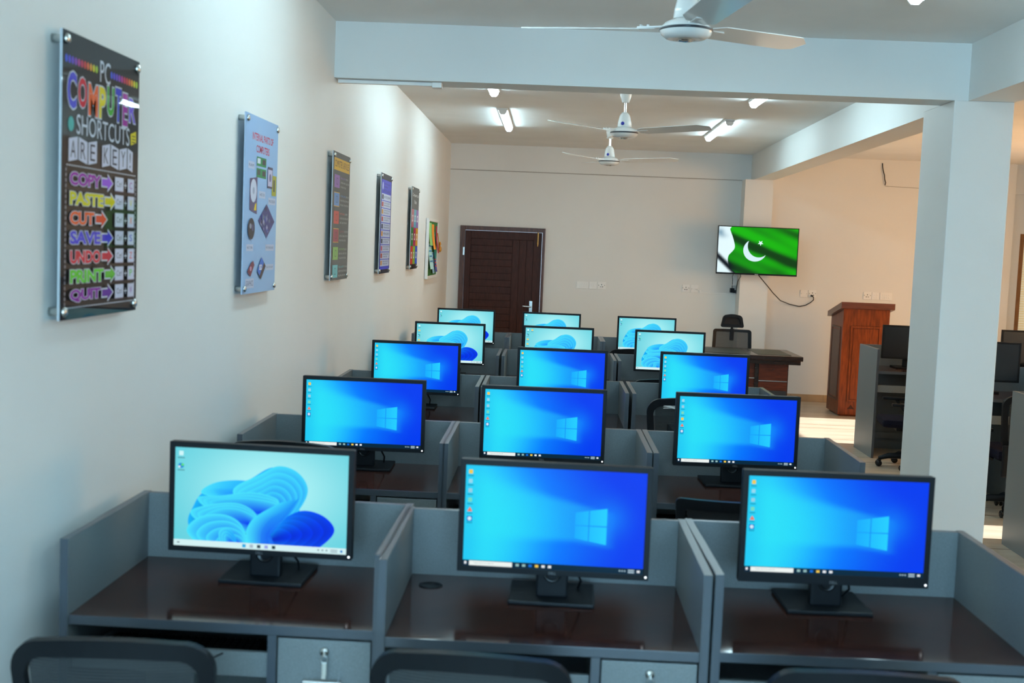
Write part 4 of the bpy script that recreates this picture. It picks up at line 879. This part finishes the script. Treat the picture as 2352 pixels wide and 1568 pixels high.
for k, (a, key, c1, c2_) in enumerate(rows):
    zc = 0.4985-0.0690*k; ww = {3: 0.30, 4: 0.38, 5: 0.42}[len(a)]
    for fat, cc in ((0.085, LT), (0.045, c1)): p.text(a, w*0.095, h*(zc-0.022), w*(0.075+ww), h*(zc+0.020), cc, fat)
    ax = 0.10+ww; 
    for gq, cc in ((0.008, LT), (0.0, c2_)):
        X = lambda q: w*q
        p.poly([(X(ax-gq), h*(zc-0.013-gq*0.7)), (X(ax+0.075), h*(zc-0.013-gq*0.7)), (X(ax+0.075), h*(zc-0.027-gq)), (X(ax+0.145+gq*1.6), h*zc), (X(ax+0.075), h*(zc+0.027+gq)), (X(ax+0.075), h*(zc+0.013+gq*0.7)), (X(ax-gq), h*(zc+0.013+gq*0.7))], cc)
    p.rect(w*0.655, h*(zc-0.028), w*0.775, h*(zc-0.024), srgb(120, 100, 125)); p.rect(w*0.655, h*(zc-0.025), w*0.775, h*(zc+0.028), srgb(205, 208, 228)); p.text('Ctrl', w*0.678, h*(zc-0.009), w*0.752, h*(zc+0.013), srgb(70, 70, 90))
    p.rect(w*0.787, h*(zc-0.0025), w*0.823, h*(zc+0.0025), LT); p.rect(w*0.802, h*(zc-0.012), w*0.808, h*(zc+0.012), LT)
    p.rect(w*0.835, h*(zc-0.028), w*0.93, h*(zc-0.024), srgb(120, 100, 125)); p.rect(w*0.835, h*(zc-0.025), w*0.93, h*(zc+0.028), srgb(205, 208, 228)); p.text(key, w*0.862, h*(zc-0.011), w*0.902, h*(zc+0.015), c1)
poster_done(t, p)
# second poster: internal parts
LB = mat('pale_acrylic_edge', (0.45, 0.55, 0.72), 0.2)
t, p = poster_base(4.80, 1.515, 'pale blue poster of internal computer parts with red heading', 0.565, PH, srgb(150, 185, 226))
w = 0.565; RED = srgb(195, 30, 70); TXT = srgb(80, 85, 130)
p.text('INTERNAL PARTS OF', w*0.20, h*0.865, w*0.84, h*0.905, RED, 0.02); p.text('COMPUTERS', w*0.32, h*0.800, w*0.72, h*0.840, RED, 0.02)
def tagline(x0, z0, x1, z1, s):
    p.rect(w*x0, h*z0, w*x1, h*z1, srgb(185, 195, 220)); p.text(s, w*(x0+0.02), h*(z0+0.012), w*(x1-0.02), h*(z1-0.012), TXT)
tagline(0.09, 0.700, 0.27, 0.740, 'RAM'); tagline(0.42, 0.545, 0.62, 0.585, 'HARD DISK'); tagline(0.72, 0.515, 0.96, 0.555, 'PROCESSOR')
tagline(0.08, 0.240, 0.28, 0.278, 'HEAT SINK'); tagline(0.66, 0.240, 0.94, 0.278, 'MOTHERBOARD'); tagline(0.68, 0.125, 0.94, 0.160, 'SOLID STATE DRIVE'); tagline(0.07, 0.030, 0.32, 0.085, 'GRAPHICS')
for z_ in (0.725, 0.66):
    p.rect(w*0.33, h*z_, w*0.62, h*(z_+0.052), srgb(25, 130, 75)); p.rect(w*0.35, h*(z_+0.014), w*0.44, h*(z_+0.044), srgb(60, 70, 70) if z_ < 0.7 else srgb(215, 225, 235)); p.rect(w*0.50, h*(z_+0.012), w*0.60, h*(z_+0.042), srgb(60, 55, 60))
p.poly([(w*0.14, h*0.47), (w*0.36, h*0.45), (w*0.36, h*0.66), (w*0.14, h*0.645)], srgb(90, 75, 115)); p.ell(w*0.25, h*0.580, w*0.095, h*0.066, srgb(200, 205, 225)); p.ell(w*0.25, h*0.580, w*0.030, h*0.020, srgb(160, 165, 190)); p.poly([(w*0.27, h*0.47), (w*0.34, h*0.47), (w*0.34, h*0.515), (w*0.30, h*0.505)], srgb(225, 190, 30))
p.rect(w*0.82, h*0.570, w*0.965, h*0.690, srgb(170, 165, 40)); p.rect(w*0.86, h*0.595, w*0.92, h*0.665, srgb(90, 85, 60)); p.rect(w*0.67, h*0.610, w*0.835, h*0.735, srgb(75, 70, 95)); p.rect(w*0.682, h*0.622, w*0.823, h*0.720, srgb(190, 185, 215)); p.ell(w*0.755, h*0.672, w*0.035, h*0.024, srgb(120, 110, 150))
p.poly([(w*0.40, h*0.415), (w*0.68, h*0.315), (w*0.93, h*0.415), (w*0.66, h*0.515)], srgb(62, 62, 120))
random.seed(3)
for k in range(26):
    a, b_ = random.uniform(-0.42, 0.42), random.uniform(-0.42, 0.42); cx_, cz_ = 0.665+(a-b_)*0.27, 0.415+(a+b_)*0.10; s_ = random.uniform(0.012, 0.035)
    p.poly([(w*(cx_-s_), h*cz_), (w*cx_, h*(cz_-s_*0.6)), (w*(cx_+s_), h*cz_), (w*cx_, h*(cz_+s_*0.6))], random.choice([srgb(120, 120, 165), srgb(55, 50, 70), srgb(150, 150, 185), srgb(60, 70, 150), srgb(95, 110, 130)]))
p.ell(w*0.195, h*0.365, w*0.10, h*0.060, srgb(40, 38, 48)); p.ell(w*0.17, h*0.38, w*0.03, h*0.015, srgb(140, 145, 165)); p.ell(w*0.235, h*0.372, w*0.028, h*0.02, srgb(75, 70, 110)); p.rect(w*0.190, h*0.285, w*0.196, h*0.31, srgb(120, 120, 160))
p.poly([(w*0.10, h*0.125), (w*0.20, h*0.095), (w*0.31, h*0.160), (w*0.27, h*0.185), (w*0.21, h*0.175)], srgb(115, 35, 60)); p.ell(w*0.20, h*0.140, w*0.028, h*0.014, srgb(190, 130, 160), 10)
p.poly([(w*0.40, h*0.120), (w*0.52, h*0.075), (w*0.66, h*0.150), (w*0.52, h*0.205)], srgb(60, 45, 50)); p.poly([(w*0.40, h*0.122), (w*0.475, h*0.098), (w*0.60, h*0.170), (w*0.52, h*0.205)], srgb(40, 105, 205)); p.text('SSD', w*0.455, h*0.130, w*0.545, h*0.160, W_, 0.02)
poster_done(t, p, 0.565, PH, LB)
# third poster: grey rules
def bars(p, w, h, x0, x1, z, n, step, col, first=None, th=0.015):
    """lines of lettering too small to read: words made of short strokes"""
    p.layer += 1
    for k in range(n):
        x = x0; random.seed(int(z*1000)+k*7); end = x1-random.uniform(0, 0.18)*(k == n-1)
        while x < end-0.03:
            c = first if (first and k == 0 and x < (x0+x1)/2) else col
            for _ in range(random.randint(2, 7)):
                if x > end: break
                p.rect(w*x, h*(z-step*k), w*(x+0.006), h*(z-step*k+th), c, up=False)
                zz = random.choice((0.0, th*0.42, th*0.78)); p.rect(w*(x+0.006), h*(z-step*k+zz), w*(x+0.014), h*(z-step*k+zz+th*0.22), c, up=False)
                x += 0.0175
            x += 0.016
t, p = poster_base(6.735, 1.517, 'dark grey poster of computer lab rules with yellow heading', PW, PH, srgb(78, 82, 82)); w = PW
p.rect(w*0.06, h*0.86, w*0.97, h*0.955, srgb(222, 175, 40)); p.text('COMPUTER LAB RULES', w*0.10, h*0.885, w*0.93, h*0.938, srgb(70, 60, 40))
cs = [srgb(150, 105, 190), srgb(100, 150, 215), srgb(205, 75, 65), srgb(165, 60, 80), srgb(140, 195, 95), srgb(100, 195, 205)]
for k, c in enumerate(cs):
    z = 0.725-0.141*k
    if k in (1, 3): p.rect(w*0.09, h*(z-0.006), w*0.40, h*(z+0.106), srgb(215, 165, 70))
    p.rect(w*0.095, h*z, w*0.39, h*(z+0.10), c); p.rect(w*0.20, h*(z+0.022), w*0.30, h*(z+0.078), lerp(c, (0.02, 0.02, 0.02), 0.45)); p.rect(w*0.22, h*(z+0.032), w*0.28, h*(z+0.068), c)
    bars(p, w, h, 0.45, 0.95, z+0.075, 3, 0.035, srgb(170, 172, 172), lerp(c, (0.3, 0.3, 0.3), 0.3))
poster_done(t, p)
# fourth poster: blue with white cells
t, p = poster_base(8.655, 1.514, 'blue poster with a column of ten white rule boxes', PW, PH, srgb(40, 44, 60))
p.rect(w*0.04, h*0.04, w*0.96, h*0.94, srgb(70, 76, 200)); bars(p, w, h, 0.28, 0.85, 0.895, 2, 0.032, srgb(45, 50, 120), th=0.016)
p.ell(w*0.16, h*0.875, w*0.06, h*0.04, srgb(170, 180, 225)); p.text('COMPUTER LAB RULES', w*0.14, h*0.815, w*0.88, h*0.845, srgb(50, 50, 110))
ws = ['NO FOOD, DRINK', None, None, None, None, 'WORK QUIETLY', None, None, None, None]
random.seed(11)
for k in range(10):
    z = 0.735-0.0735*k; p.rect(w*0.07, h*z, w*0.93, h*(z+0.066), srgb(198, 206, 232)); p.rect(w*0.10, h*(z+0.010), w*0.24, h*(z+0.056), random.choice([srgb(215, 150, 60), srgb(60, 110, 200), srgb(205, 90, 120), srgb(70, 70, 90), srgb(190, 70, 60)]))
    if ws[k]: p.text(ws[k], w*0.29, h*(z+0.020), w*0.89, h*(z+0.046), srgb(70, 72, 105), 0.01)
    else: bars(p, w, h, 0.31, 0.88, z+0.040, 2, 0.024, srgb(80, 82, 110))
poster_done(t, p)
# fifth poster: grey heading, nine coloured tiles
t, p = poster_base(10.575, 1.513, 'narrow-looking grey poster with nine bright coloured tiles', PW, PH, srgb(82, 84, 84))
p.text('Computer Lab', w*0.14, h*0.875, w*0.92, h*0.925, srgb(215, 218, 218)); p.text('Rules', w*0.36, h*0.800, w*0.66, h*0.845, srgb(215, 218, 218))
p.rect(0, 0, w, h*0.06, srgb(28, 24, 26))
tl = [[srgb(215, 40, 45), srgb(235, 110, 45)], [srgb(150, 190, 40)]*2, [srgb(40, 90, 210)]*2]
cc = [[srgb(220, 60, 40), srgb(150, 190, 45), srgb(40, 85, 210)], [srgb(45, 135, 60), srgb(185, 30, 95), srgb(225, 165, 35)], [srgb(195, 110, 125), srgb(95, 175, 200), srgb(150, 105, 180)]]
for r_ in range(3):
    for c_ in range(3):
        x0_, x1_, z0_ = 0.02+0.325*c_, 0.335+0.325*c_, 0.06+0.225*r_
        p.rect(w*x0_, h*z0_, w*x1_, h*(z0_+0.22), cc[r_][c_]); p.rect(w*(x0_+0.09), h*(z0_+0.07), w*(x1_-0.09), h*(z0_+0.15), srgb(225, 228, 232)); p.rect(w*(x0_+0.12), h*(z0_+0.09), w*(x1_-0.12), h*(z0_+0.13), cc[r_][c_])
poster_done(t, p)
# notice board
t = thing('notice_board', 'green notice board with pinned papers, farthest along the left wall', 'board', (0, 12.16, 1.385)); w, h = 1.02, 0.615
fr = B()
for q in ((0, 0.03, 0, h), (w-0.03, w, 0, h), (0.03, w-0.03, 0, 0.03), (0.03, w-0.03, h-0.03, h)): fr.box(0.004, 0.034, q[0], q[1], q[2], q[3], bev=0.004)
fr.build('frame', WHITEP, t)
p = Pic((0.0245, 0, 0), (0, 1, 0), (0, 0, 1), 0.0004)
p.b.box(0.006, 0.024, 0.03, w-0.03, 0.03, h-0.03, 0); p.rect(0.03, 0.03, w-0.03, h-0.03, srgb(48, 118, 52)); p.b.build('felt', [BLACKF, PAPER], t, norm=False)
random.seed(5)
def sheet(name, x0, z0, x1, z1, col, marks=None, curl=0.02):
    p = Pic((0.0262, 0, 0), (0, 1, 0), (0, 0, 1), 0.0004)
    n = 5
    for k in range(n):
        a, b_ = k/n, (k+1)/n; ox0, ox1 = curl*(1-a)**2, curl*(1-b_)**2
        za, zb = z0+(z1-z0)*a, z0+(z1-z0)*b_
        p.b.add([(0.0265+ox0, x0, za), (0.0265+ox0, x1, za), (0.0265+ox1, x1, zb), (0.0265+ox1, x0, zb)], [[0, 1, 2, 3]], 1, col)
        if marks and 0 < k < n:
            xm = (x0+x1)/2; p.b.add([(0.0275+ox0, x0+0.03, za+0.02), (0.0275+ox0, x1-0.03, za+0.02), (0.0275+ox0, x1-0.03, za+0.035), (0.0275+ox0, x0+0.03, za+0.035)], [[0, 1, 2, 3]], 1, marks)
    return p.b.build(name, [PAPER, PAPER], None, (0, 12.16, 1.385), norm=False)
def note(nm, lab, *a, **k): tag(sheet(nm, *a, **k), lab, 'paper', 'papers pinned on the notice board')
note('paper_sheet', 'light green paper at the upper left of the notice board', 0.06, 0.34, 0.33, 0.57, srgb(150, 205, 120))
note('paper_sheet', 'pale blue-green paper at the left middle of the notice board', 0.08, 0.10, 0.42, 0.36, srgb(180, 225, 220), srgb(60, 140, 190), curl=0.03)
note('paper_sheet', 'orange paper at the top centre of the notice board', 0.36, 0.30, 0.60, 0.56, srgb(245, 150, 30), curl=0.03)
note('paper_sheet', 'light blue sheet hanging low on the notice board', 0.42, 0.05, 0.62, 0.27, srgb(150, 200, 235), srgb(90, 140, 200))
note('paper_sheet', 'teal patterned paper right of the orange one on the notice board', 0.58, 0.20, 0.76, 0.48, srgb(30, 130, 130), srgb(60, 170, 120))
note('paper_sheet', 'red paper at the upper right of the notice board', 0.80, 0.26, 0.95, 0.55, srgb(190, 50, 70), curl=0.03)
note('paper_sheet', 'multicoloured paper at the lower right of the notice board', 0.72, 0.06, 0.94, 0.24, srgb(80, 90, 170), srgb(225, 90, 50))
tag(B().lathe([(0.0, 0.0), (0.03, 0.006), (0.036, 0.018), (0.02, 0.03), (0.0, 0.032)], (0.055, 13.06, 1.69), 14, axis='x').lathe([(0.0, 0.0), (0.022, 0.006), (0.025, 0.016), (0.0, 0.026)], (0.056, 13.06, 1.745), 12, axis='x').tube([(0.060, 13.06, 1.69), (0.054, 13.05, 1.76), (0.040, 13.03, 1.86)], 0.005).build('paper_ornament', mat('orange_craft', (0.6, 0.25, 0.02), 0.5)), 'orange craft ornament hanging at the right of the notice board', 'ornament')
